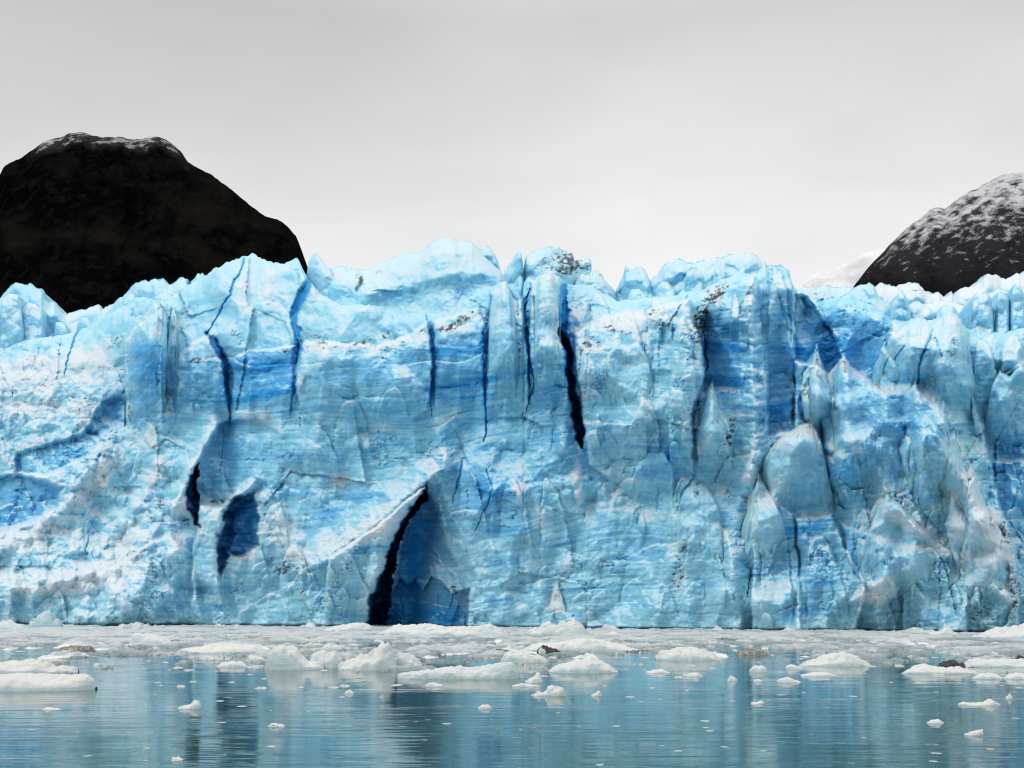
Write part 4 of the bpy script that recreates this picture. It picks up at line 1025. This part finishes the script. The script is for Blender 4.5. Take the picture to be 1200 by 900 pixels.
def floe(name, px, vb, depth=0.5, label=None, cat='ice floe', group=None, mat=None, seed=0, dp=0.05, sn=0.85, dt=0.07, rough=1.0, skirt=0.25, rest=None):
    """px: outline (photo column, photo row) of the top; vb: row of the near waterline"""
    Yn = dist(vb)
    k = Yn / F
    x0, x1 = px[0][0], px[-1][0]
    W = (x1 - x0) * k
    dep = max(W * depth, 0.25)
    Yc = Yn + dep / 2
    n = int(np.clip((x1 - x0) / 0.9, 18, 150)); m = int(np.clip(n * 0.55, 14, 70))
    a = np.linspace(x0, x1, n)
    hh = np.maximum(((vb if rest is None else rest) - prof(px, a)) * k, 0.0)
    hh = hh * (1 + 0.10 * rough * fbm(a / 5, a * 0, 3, seed))
    s = np.linspace(-1, 1, m)
    A, S = np.meshgrid(a, s)
    H = np.repeat(hh[None], m, 0)
    ex = np.clip(np.minimum(A - x0, x1 - A) / (0.5 * (x1 - x0)), 0, 1)
    half = 0.5 * dep * np.sqrt(np.clip(1 - (1 - ex) ** 2.2, 0.02, 1)) * (1 + 0.22 * fbm(A / (0.2 * (x1 - x0) + 3), S * 1.3, 3, seed + 2))
    wxs = (A - 600) * k * (Yc / Yn)
    cross = np.clip(1 - np.abs(S) ** 2.4, 0, 1) ** 0.6
    Z = H * cross * (Yc / Yn) * (1 + 0.16 * rough * fbm(wxs / (0.25 * W + .1), S * 2.0, 4, seed + 3)) - 0.02
    Z += 0.05 * rough * k * 18 * fbm(A / 4.5, S * 5, 3, seed + 4) * cross
    Z += 0.24 * rough * H.max() * (cells(A / (0.16 * (x1 - x0) + 3), S * 1.6, seed + 8, 1.1, 1.2) + 0.4 * cells(A / 5.5, S * 4, seed + 9, 1.1, 1.2)) * cross
    Z = np.where(np.abs(S) > 0.999, -skirt * max(hh.max(), 0.1), Z)
    Yy = Yc + S * half
    loc = np.array([(0.5 * (x0 + x1) - 600) * k, Yc, 0])
    Pm = np.stack([wxs, Yy, Z], -1) - loc
    nzz = np.abs(grid_normals(Pm)[..., 2])
    sA = sn * (0.35 + 0.65 * sstep(0.2, 0.7, nzz)) + 0.15 * fbm(A / 8, S * 3, 3, seed + 5)
    gA = dp * sstep(0.35, 0.05, Z / max(hh.max(), 0.05)) + dp * 0.4
    bA = 1.6 * dt * sstep(-0.1, 0.5, fbm(A / 9, S * 3, 3, seed + 6))
    at = np.clip(np.stack([sA, gA, bA, 0 * sA], -1), 0, 1)
    o = mesh_from(name, Pm.reshape(-1, 3), grid_faces(m, n), mat or M_FLOE, at.reshape(-1, 4))
    if rest is not None:
        loc[2] = (vb - rest) * k
    o.location = loc
    tag(o, label, cat, group)
    return o


# the big pieces, left to right
floe('ice_floe', [(-60, 742), (-40, 728), (-10, 729), (10, 727), (26, 730), (38, 738)], 741, 0.3, 'pale blue ice lump against the wall foot at the far left', seed=1, dp=0.4, sn=0.5)
floe('iceberg', [(32, 738), (36, 726), (42, 723), (48, 717), (55, 715), (61, 717), (65, 722), (71, 727), (75, 737)], 738, 0.5, 'small rounded turquoise iceberg at the foot of the wall', 'iceberg', seed=2, dp=0.75, sn=0.35)
floe('ice_floe', [(154, 738), (155, 730), (160, 728), (165, 730), (169, 737)], 738, 0.8, 'little white knob standing alone against the wall foot', seed=3)
floe('ice_floe', [(150, 757), (155, 748), (158, 743), (168, 741), (180, 743), (192, 746), (206, 754)], 756, 0.5, 'white hummocked floe below the little white knob', seed=4)
floe('ice_floe', [(-60, 776), (-20, 776), (0, 776), (30, 775), (46, 773), (52, 771), (58, 775), (64, 780), (78, 781), (92, 785)], 789, 0.28, 'long white floe with a small peak, just behind the biggest left floe', seed=5)
floe('ice_floe', [(-70, 796), (-30, 790), (0, 789), (30, 789), (60, 791), (80, 792), (96, 790), (104, 791), (110, 797), (113, 805)], 810, 0.32, 'biggest smooth white floe at the left edge of the water', seed=6, rough=0.5)
floe('ice_floe', [(208, 764), (215, 760), (232, 758), (250, 754), (275, 754), (300, 756), (312, 762)], 766, 0.45, 'flat cracked white floe left of the white rounded iceberg', seed=7)
floe('ice_floe', [(236, 772), (243, 768), (252, 771)], 774, 0.6, 'tiny white floe behind the small domed floe', seed=8)
floe('ice_floe', [(253, 781), (262, 776), (272, 774), (284, 776), (291, 781)], 782, 0.5, 'small domed cream floe on open water left of the icebergs', seed=9, dt=0.1)
floe('ice_floe', [(288, 773), (293, 767), (299, 768), (310, 772), (313, 776)], 776, 0.6, 'small white lump touching the left side of the white rounded iceberg', seed=10)
floe('ice_floe', [(208, 830), (213, 826), (222, 825), (229, 820), (234, 821), (236, 828)], 831, 0.5, 'small cream ice cake with an upturned end on dark water', seed=11, dt=0.25)
floe('ice_floe', [(200, 893), (203, 887), (209, 886), (215, 889)], 892, 0.6, 'tiny white chunk over a black reflection near the picture bottom', seed=12)
floe('ice_floe', [(48, 831), (56, 828), (64, 829), (72, 831)], 832, 0.5, 'tiny cream flake in front of the biggest left floe', seed=13, dt=0.2)
floe('iceberg', [(310, 781), (312, 772), (315, 762), (322, 758), (332, 756), (343, 757), (349, 761), (354, 768), (362, 774), (372, 776), (380, 780)], 785, 0.45, 'white iceberg with a rounded top, left end of the iceberg row', 'iceberg', seed=14, rough=0.5, dp=0.1)
floe('iceberg', [(360, 780), (366, 770), (372, 764), (378, 762), (386, 763), (394, 766), (400, 771), (404, 780)], 784, 0.6, 'low creamy iceberg between the rounded white one and the tall creamy one', 'iceberg', seed=15, dp=0.15, dt=0.12)
floe('iceberg', [(396, 782), (404, 775), (414, 771), (420, 767), (430, 764), (436, 760), (446, 755), (453, 753), (458, 756), (462, 764), (465, 775)], 785.5, 0.6, 'tallest creamy iceberg with rising back and a steep right side', 'iceberg', seed=16, dt=0.14, sn=0.95)
floe('iceberg', [(464, 776), (466, 764), (472, 762), (478, 763), (481, 768), (488, 771), (494, 774), (495, 780)], 784, 0.6, 'small creamy iceberg at the right end of the row, split off the tallest one', 'iceberg', seed=17, dt=0.14)
floe('ice_floe', [(466, 790), (490, 785), (510, 782), (530, 780), (540, 778), (548, 781), (560, 781), (580, 778), (600, 776), (608, 784)], 796, 0.22, 'long low grey white floe right of the iceberg row', seed=18, rough=0.6, sn=0.7)
floe('ice_floe', [(586, 775), (590, 766), (598, 764), (604, 765), (612, 762), (618, 765), (630, 766), (642, 774)], 777, 0.4, 'flat white chunk beside the black arched ice', seed=19)
floe('ice_floe', [(375, 741), (390, 733), (410, 730), (425, 729), (436, 733), (442, 739)], 741, 0.4, 'pale blue hummock at the wall foot left of the black cave', seed=20, dp=0.3)
floe('ice_floe', [(440, 744), (458, 734), (466, 731), (476, 733), (500, 733), (530, 734), (560, 733), (574, 730), (580, 733), (590, 738), (596, 744)], 746, 0.2, 'long white ice bank in front of the black cave', seed=21)
floe('ice_floe', [(612, 744), (622, 737), (634, 732), (644, 728), (652, 731), (656, 727), (664, 726), (675, 727), (682, 732), (690, 740)], 746, 0.3, 'bright white mound with a double peak at the wall foot', seed=22)
floe('ice_floe', [(604, 762), (620, 755), (645, 752), (670, 750), (690, 746), (710, 752), (735, 756), (758, 762)], 764, 0.25, 'wide white floe behind the black arched ice', seed=23)
floe('ice_floe', [(640, 788), (650, 781), (662, 777), (674, 772), (682, 772), (692, 770), (704, 774), (714, 780), (724, 787)], 789, 0.5, 'smooth pale domed floe in front of the black arched ice', seed=24, rough=0.5, sn=0.75, dp=0.2)
floe('ice_floe', [(768, 769), (774, 762), (784, 761), (796, 759), (806, 758), (822, 760), (834, 763), (844, 771)], 774, 0.4, 'thick white floe with a painted shadow strip behind it, right of the picture middle', seed=25)
floe('ice_floe', [(615, 798), (620, 794), (626, 792), (629, 789), (633, 790), (636, 798)], 800, 0.7, 'small peaked chunk just left of the rough brown-tinged cake', seed=26)
floe('ice_floe', [(622, 815), (630, 810), (640, 809), (642, 805), (652, 804), (660, 805), (664, 814)], 816, 0.5, 'rough block-ended ice cake with brown tinge on open water', seed=27, dt=0.25, rough=1.5)
floe('ice_floe', [(692, 815), (698, 811), (702, 808), (706, 814)], 816, 0.6, 'tiny grey tipped chip right of the rough brown-tinged cake', seed=28, dt=0.2)
floe('ice_floe', [(756, 787), (766, 785), (776, 784), (786, 788)], 789, 0.5, 'small flat white floe alone right of the smooth domed floe', seed=29)
floe('ice_floe', [(800, 790), (808, 788), (816, 788), (824, 791)], 793, 0.5, 'thin sliver of white ice below the thick floe backed by painted shadow', seed=30)
floe('ice_floe', [(878, 784), (882, 780), (890, 779), (897, 780), (900, 786)], 788, 0.7, 'compact white block below the dark grey lump', seed=31, rough=1.4)
floe('ice_floe', [(883, 797), (888, 795), (894, 797)], 799, 0.6, 'speck of white ice under the compact white block', seed=32)
floe('ice_floe', [(852, 797), (856, 791), (860, 792), (864, 796)], 798, 0.6, 'small stubby chunk left of the speck of white ice', seed=33)
floe('ice_floe', [(936, 780), (945, 775), (958, 772), (964, 768), (974, 766), (982, 763), (988, 761), (994, 764), (1004, 769), (1014, 774), (1022, 780)], 781, 0.4, 'white hummocked floe with a central peak on the right side', seed=34)
floe('ice_floe', [(920, 782), (926, 778), (934, 779), (942, 783)], 784, 0.6, 'small white lump at the left end of the peaked right floe', seed=35)
floe('ice_floe', [(938, 791), (950, 788), (962, 787), (972, 788), (980, 791)], 793, 0.4, 'flat cream slab in front of the peaked right floe', seed=36, dt=0.1)
floe('ice_floe', [(910, 798), (914, 794), (924, 793), (934, 796), (939, 799)], 800, 0.5, 'rough small cake with a dark end, right of middle', seed=37, dt=0.3)
FBLACK = floe('ice_floe', [(1056, 788), (1064, 783), (1074, 778), (1084, 777), (1096, 780), (1110, 782), (1124, 782), (1134, 785), (1148, 789)], 790, 0.4, 'low white floe carrying a jet black lump', seed=38)
floe('ice_floe', [(1128, 782), (1136, 774), (1150, 772), (1170, 773), (1200, 772), (1250, 774), (1268, 782)], 782, 0.25, 'long grey white floe at the right edge', seed=39, sn=0.7)
floe('ice_floe', [(1138, 794), (1148, 790), (1158, 788), (1168, 790), (1176, 795)], 796, 0.5, 'low dull floe before the one with the black lump', seed=40, sn=0.7)
floe('ice_floe', [(1176, 794), (1184, 790), (1190, 788), (1200, 790), (1216, 795)], 796, 0.5, 'white peaked chip at the right edge', seed=41)
floe('ice_floe', [(1122, 824), (1130, 822), (1145, 823), (1155, 822), (1160, 818), (1164, 819), (1172, 825)], 827, 0.4, 'narrow white float with a tiny peak at lower right', seed=42)
floe('ice_floe', [(1178, 817), (1183, 812), (1187, 817)], 819, 0.7, 'tiny white tooth of ice behind the narrow white float', seed=43)
floe('ice_floe', [(1086, 846), (1092, 843), (1100, 842), (1106, 846)], 848, 0.5, 'small cream cake at lower right, nearer than the narrow float', seed=44, dt=0.15)
floe('ice_floe', [(1130, 860), (1136, 857), (1146, 854), (1154, 855), (1152, 860)], 862, 0.5, 'two-humped cream cake nearest the lower right corner', seed=45, dt=0.2, rough=1.6)
floe('ice_floe', [(1086, 745), (1094, 739), (1102, 737), (1108, 734), (1114, 738), (1124, 743)], 747, 0.5, 'white pointed hummock at the wall foot on the right', seed=46)
floe('iceberg', [(1130, 748), (1150, 742), (1165, 738), (1180, 735), (1200, 730), (1225, 724), (1250, 728), (1280, 744)], 750, 0.3, 'pale blue ice mound at the wall foot on the right edge', 'iceberg', seed=47, dp=0.35, sn=0.75)
floe('ice_floe', [(314, 850), (320, 846), (328, 848), (334, 850)], 852, 0.5, 'small tan flake at lower left of middle', seed=48, dt=0.3)
floe('ice_floe', [(404, 811), (409, 808), (415, 811)], 813, 0.6, 'tiny cream chip below the tallest iceberg', seed=49)
floe('ice_floe', [(498, 803), (506, 798), (514, 801), (520, 803)], 805, 0.5, 'small white chip in front of the long low floe', seed=50)
floe('ice_floe', [(560, 829), (566, 825), (574, 826), (577, 830)], 831, 0.5, 'small tan chip on dark blue water left of middle', seed=51, dt=0.25)
floe('ice_floe', [(600, 803), (612, 800), (632, 803)], 805, 0.3, 'thin white strip behind the rough brown-tinged cake', seed=52)
floe('ice_floe', [(880, 823), (892, 821), (896, 823)], 825, 0.5, 'thin pale splinter over the dark vertical reflection', seed=53)

# dark pieces
def lump(name, px, vb, depth, mat, seed, label, cat, rest=None, rough=1.6):
    o = floe(name, px, vb, depth, label, cat, mat=mat, seed=seed, rough=rough, rest=rest)
    return o


lump('black_ice', [(1100, 780), (1102, 775), (1106, 774), (1112, 775), (1116, 773), (1120, 773), (1124, 776), (1129, 777), (1131, 780)], 787.5, 0.4, M_BLACKICE, 60, 'jet black jagged lump lying on a low white floe', 'black ice', 780.5)
lump('black_ice', [(1180, 776), (1188, 771), (1194, 768), (1199, 768), (1204, 773), (1208, 776)], 777, 0.6, M_BLACKICE, 61, 'dark lump half cut off by the right edge', 'black ice')
ba = lump('black_ice', [(628, 764), (630, 758), (635, 756), (642, 757), (652, 759), (658, 763), (663, 765)], 767, 0.45, M_BLACKICE, 62, 'black arched chunk of clear ice with a white patch on its left', 'black ice')
pt = floe('white_patch', [(631, 763), (634, 759), (638, 760), (640, 763)], 767.4, 0.6, None, None, mat=M_BIT, seed=63)
pt.parent = ba; pt.matrix_parent_inverse.identity(); pt.location = pt.location - ba.location
lump('grey_ice_and_shade', [(862, 766), (870, 762), (880, 760), (890, 761), (898, 763), (904, 766)], 768, 0.5, M_BITDARK, 64, 'dark grey dirty lump above the compact white block', 'dirty ice')
lump('black_ice', [(572, 764), (580, 761), (590, 761), (597, 763)], 765, 0.5, M_BLACKICE, 65, 'thin black sliver behind the flat white chunk', 'black ice')  # black piece drawn for a dark slit behind the chunk
lump('grey_ice_and_shade', [(774, 760), (782, 757), (796, 758), (802, 761)], 762, 0.5, M_BITDARK, 66, 'dark strip standing in for shadow behind the thick white floe', 'dirty ice')  # added dark piece standing in for the shadow in the slush
lump('grey_ice_and_shade', [(62, 763), (75, 758), (90, 757), (100, 755), (108, 759), (112, 763)], 764, 0.4, M_DIRTYICE, 67, 'brown dirt-covered cake among the white slush at left', 'dirty ice')

# the slush belt under the wall: nobody could count it
yy = np.exp(np.linspace(math.log(46), math.log(222), 330))
tx = np.concatenate([np.linspace(-1.1, -0.5, 130)[:-1], np.linspace(-0.5, 0.5, 680), np.linspace(0.5, 1.1, 130)[1:]])
TX, YY = np.meshgrid(tx, yy)
XX = TX * YY
vrow = VH + HC * F / YY
urow = 600 + TX * F
edge = prof([(-100, 782), (100, 776), (240, 772), (330, 792), (480, 795), (560, 782), (640, 786), (740, 778), (800, 776), (880, 770), (960, 784), (1060, 792), (1200, 796), (1300, 796)], urow)
cover = 0.66 * sstep(12, -26, vrow - edge) - 0.31 - 1.5 * sstep(54, 48, YY)
nn = 0.9 * fbm(XX / 2.6, YY / 5.0, 5, 500, 0.65) + 0.65 * fbm(XX / 15, YY / 22, 3, 510) - 0.27 * sstep(746, 757, vrow)
fine = ridged(XX / 1.9, YY / 2.6, 3, 520)
Hh = (nn + cover) * 0.75
Hh = np.where(Hh > 0, np.clip(Hh, 0, 0.55) ** 0.8 * (0.45 + 0.4 * fine) + 0.035, -0.25)
Hh = np.where(vrow < vbase(urow) - 1.5, -0.4, Hh)
Hh += 0.08 * np.where(Hh > 0, fbm(XX / 0.7, YY / 0.9, 2, 530), 0)
f = grid_faces(*TX.shape)
keep = (Hh.reshape(-1)[f] > -0.2).any(1)
sl_s = 0.20 + 1.3 * fbm(XX / 6, YY / 5, 5, 540) + 0.75 * sstep(0.08, 0.40, Hh)
sl_b = 0.60 * sstep(0.10, 0.5, fbm(XX / 7, YY / 6, 4, 550)) * sstep(740, 752, vrow)
SA = np.clip(np.stack([sl_s, 0.15 + 0 * sl_s, sl_b, 0 * sl_s], -1), 0, 1).reshape(-1, 4)
v_, f_, a_ = submesh(np.stack([XX, YY, Hh], -1).reshape(-1, 3), f, SA, keep)
slush = mesh_from('slush_ice', v_, f_, M_SLUSH, a_)
tag(slush, 'belt of white and grey ice slush packed along the foot of the glacier', 'ice slush', kind='stuff')

# loose fragments
frag_mesh = []
for s in range(8):
    rs = np.random.RandomState(900 + s)
    n, m = 20, 12
    A, S = np.meshgrid(np.linspace(0, 2 * math.pi, n + 1)[:-1], np.linspace(0, 1, m))
    r = (1 - S) * (1 + 0.35 * fbm(np.cos(A) * 1.2 + s * 3, np.sin(A) * 1.2 + S, 3, 910 + s))
    px_ = np.cos(A) * r * 0.5; py_ = np.sin(A) * r * 0.4
    pz = 0.30 * (1 + 0.9 * cells(px_ * 4 + s, py_ * 4, 930 + s, 1.2, 1.2)) * (1 - (1 - S) ** 2.5) * (0.7 + 0.9 * np.abs(fbm(px_ * 3 + s, py_ * 3, 3, 920 + s))) - 0.03
    vs = np.stack([px_, py_, pz], -1).reshape(-1, 3)
    i = np.arange(m - 1)[:, None] * n + np.arange(n)[None]
    i2 = np.arange(m - 1)[:, None] * n + (np.arange(n)[None] + 1) % n
    fs = np.stack([i, i2, i2 + n, i + n], -1).reshape(-1, 4)
    frag_mesh.append((vs, fs))


def frag(base, vs, fs, mat, label, group):
    o = mesh_from(base, vs, fs, mat, smooth=False)
    tag(o, label, 'ice fragment', group)
    return o


protoW = [frag('ice_fragment', v, f, M_BIT, 'white fragment of ice drifting on the water', 'white ice fragments on the water') for v, f in frag_mesh[:5]]
protoD = [frag('ice_fragment', v, f, M_BITDARK, 'dark grey fragment of ice drifting on the water', 'dark ice fragments on the water') for v, f in frag_mesh[5:]]
used = set()


def put_frag(protos, u, v, wpx, flat=1.0):
    p = random.choice(protos)
    if p.name not in used:
        used.add(p.name); o = p
    else:
        o = p.copy(); COL.objects.link(o)
    Y = dist(v); k = Y / F; w = wpx * k
    o.location = (wx(u, Y), Y, 0.0)
    o.scale = (w, w * random.uniform(1.0, 2.2), w * flat)
    o.rotation_euler = (0, 0, random.uniform(-0.5, 0.5))
    return o


for i in range(130):
    v = 764 + 46 * random.random() ** 1.3
    u = random.uniform(-10, 1210)
    put_frag(protoW, u, v, random.uniform(3, 8) + 12 * random.random() ** 3, random.uniform(0.25, 0.6))
for i in range(45):
    v = 800 + 98 * random.random() ** 1.2
    put_frag(protoW, random.uniform(0, 1200), v, random.uniform(4, 14), random.uniform(0.15, 0.4))
for i in range(90):
    v = 770 + 128 * random.random() ** 1.2
    put_frag(protoD, random.uniform(0, 1200), v, random.uniform(4, 13), random.uniform(0.12, 0.3))

protoC = []
for v, f in frag_mesh[:6]:
    o = mesh_from('ice_chunk', v, f, M_BELT, smooth=False)
    tag(o, 'rough white chunk of ice packed in the slush below the wall', 'ice chunk', 'white chunks packed in the slush belt'); protoC.append(o)
for i in range(190):
    v = 738.5 + 34 * random.random() ** 1.5
    u = random.uniform(-20, 1220)
    if v < vbase(u) + 1.0:
        v = vbase(u) + 1.5
    o = put_frag(protoC, u, v, random.uniform(6, 16) + 34 * random.random() ** 3, random.uniform(0.3, 0.8))
    o.scale.y *= 1.6
for i in range(70):
    u = random.uniform(-20, 1220)
    o = put_frag(protoC, u, vbase(u) + random.uniform(0.6, 2.0), 8 + 30 * random.random() ** 2, random.uniform(0.5, 1.1))
    o.scale.y *= 1.6

# ------------------------------------------------------------------ sky and light
world = bpy.data.worlds.new('World'); scene.world = world; world.use_nodes = True
t = NT(world)
bg = t.n['Background']
SUN_EL, SUN_AZ = math.radians(46), math.radians(243)          # azimuth clockwise from +Y: behind the camera, to the left
sky = t.add('ShaderNodeTexSky', sky_type='NISHITA')
sky.sun_disc = False; sky.sun_elevation = SUN_EL; sky.sun_rotation = SUN_AZ
gen = t.add('ShaderNodeTexCoord').outputs['Generated']
sxyz = t.add('ShaderNodeSeparateXYZ'); t.l.new(gen, sxyz.inputs[0])
zz = sxyz.outputs['Z']
cloud = t.noise(t.mapping(gen, (1.4, 1.4, 3.4), (0, math.radians(14), 0)), 1.5, 4, 0.5, 0.3)
grad = t.ramp(t.math('MAXIMUM', zz, 0.0), [(0.0, 0.76), (0.20, 0.77), (0.33, 0.71), (0.47, 0.53), (0.64, 0.80), (1.0, 1.15)])
cl = t.math('ADD', t.math('MULTIPLY', t.math('SUBTRACT', cloud, 0.5), 0.6), 1.0)
side = t.math('ADD', 1.0, t.math('MULTIPLY', t.math('MULTIPLY', sxyz.outputs['Y'], -1.0), 0.28))
xside = t.math('ADD', 1.0, t.math('MULTIPLY', sxyz.outputs['X'], 0.24))
lum = t.math('MULTIPLY', t.math('MULTIPLY', t.math('MULTIPLY', grad, cl), 1.0), xside)
lum = t.math('MULTIPLY', lum, t.math('MAXIMUM', t.math('ADD', 1.0, t.math('MULTIPLY', t.math('MINIMUM', sxyz.outputs['Y'], 0.0), -0.15)), 0.2))
comb = t.add('ShaderNodeCombineColor')
t.l.new(t.math('MULTIPLY', lum, 9.9), comb.inputs[0]); t.l.new(t.math('MULTIPLY', lum, 9.93), comb.inputs[1]); t.l.new(t.math('MULTIPLY', lum, 10.0), comb.inputs[2])
hs = t.add('ShaderNodeHueSaturation'); hs.inputs['Saturation'].default_value = 0.15; t.l.new(sky.outputs[0], hs.inputs['Color'])
mx = t.mix(0.94, hs.outputs[0], comb.outputs[0])
t.l.new(mx, bg.inputs['Color']); bg.inputs['Strength'].default_value = 0.12

sl = bpy.data.lights.new('sun', 'SUN'); sl.energy = 1.3; sl.angle = math.radians(24); sl.color = (1.0, 0.97, 0.93)
so = bpy.data.objects.new('sun', sl); link(so)
dx, dy, dz = math.sin(SUN_AZ) * math.cos(SUN_EL), math.cos(SUN_AZ) * math.cos(SUN_EL), math.sin(SUN_EL)
from mathutils import Vector
so.rotation_euler = Vector((-dx, -dy, -dz)).to_track_quat('-Z', 'Y').to_euler()

# ------------------------------------------------------------------ camera
cam = bpy.data.cameras.new('camera'); co_ = bpy.data.objects.new('camera', cam); link(co_)
co_.location = (0, 0, HC); co_.rotation_euler = (math.radians(90), 0, 0)
cam.sensor_fit = 'HORIZONTAL'; cam.sensor_width = 36.0; cam.lens = 36.0 * F / 1200.0
cam.shift_y = (VH - 450.0) / 1200.0
cam.clip_start = 0.5; cam.clip_end = 60000
scene.camera = co_

scene.view_settings.view_transform = 'Standard'; scene.view_settings.look = 'None'
scene.view_settings.exposure = 0.0; scene.view_settings.gamma = 1.0
scene.cycles.max_bounces = 8; scene.cycles.diffuse_bounces = 5; scene.cycles.glossy_bounces = 3
scene.cycles.use_denoising = True; scene.cycles.filter_width = 1.1
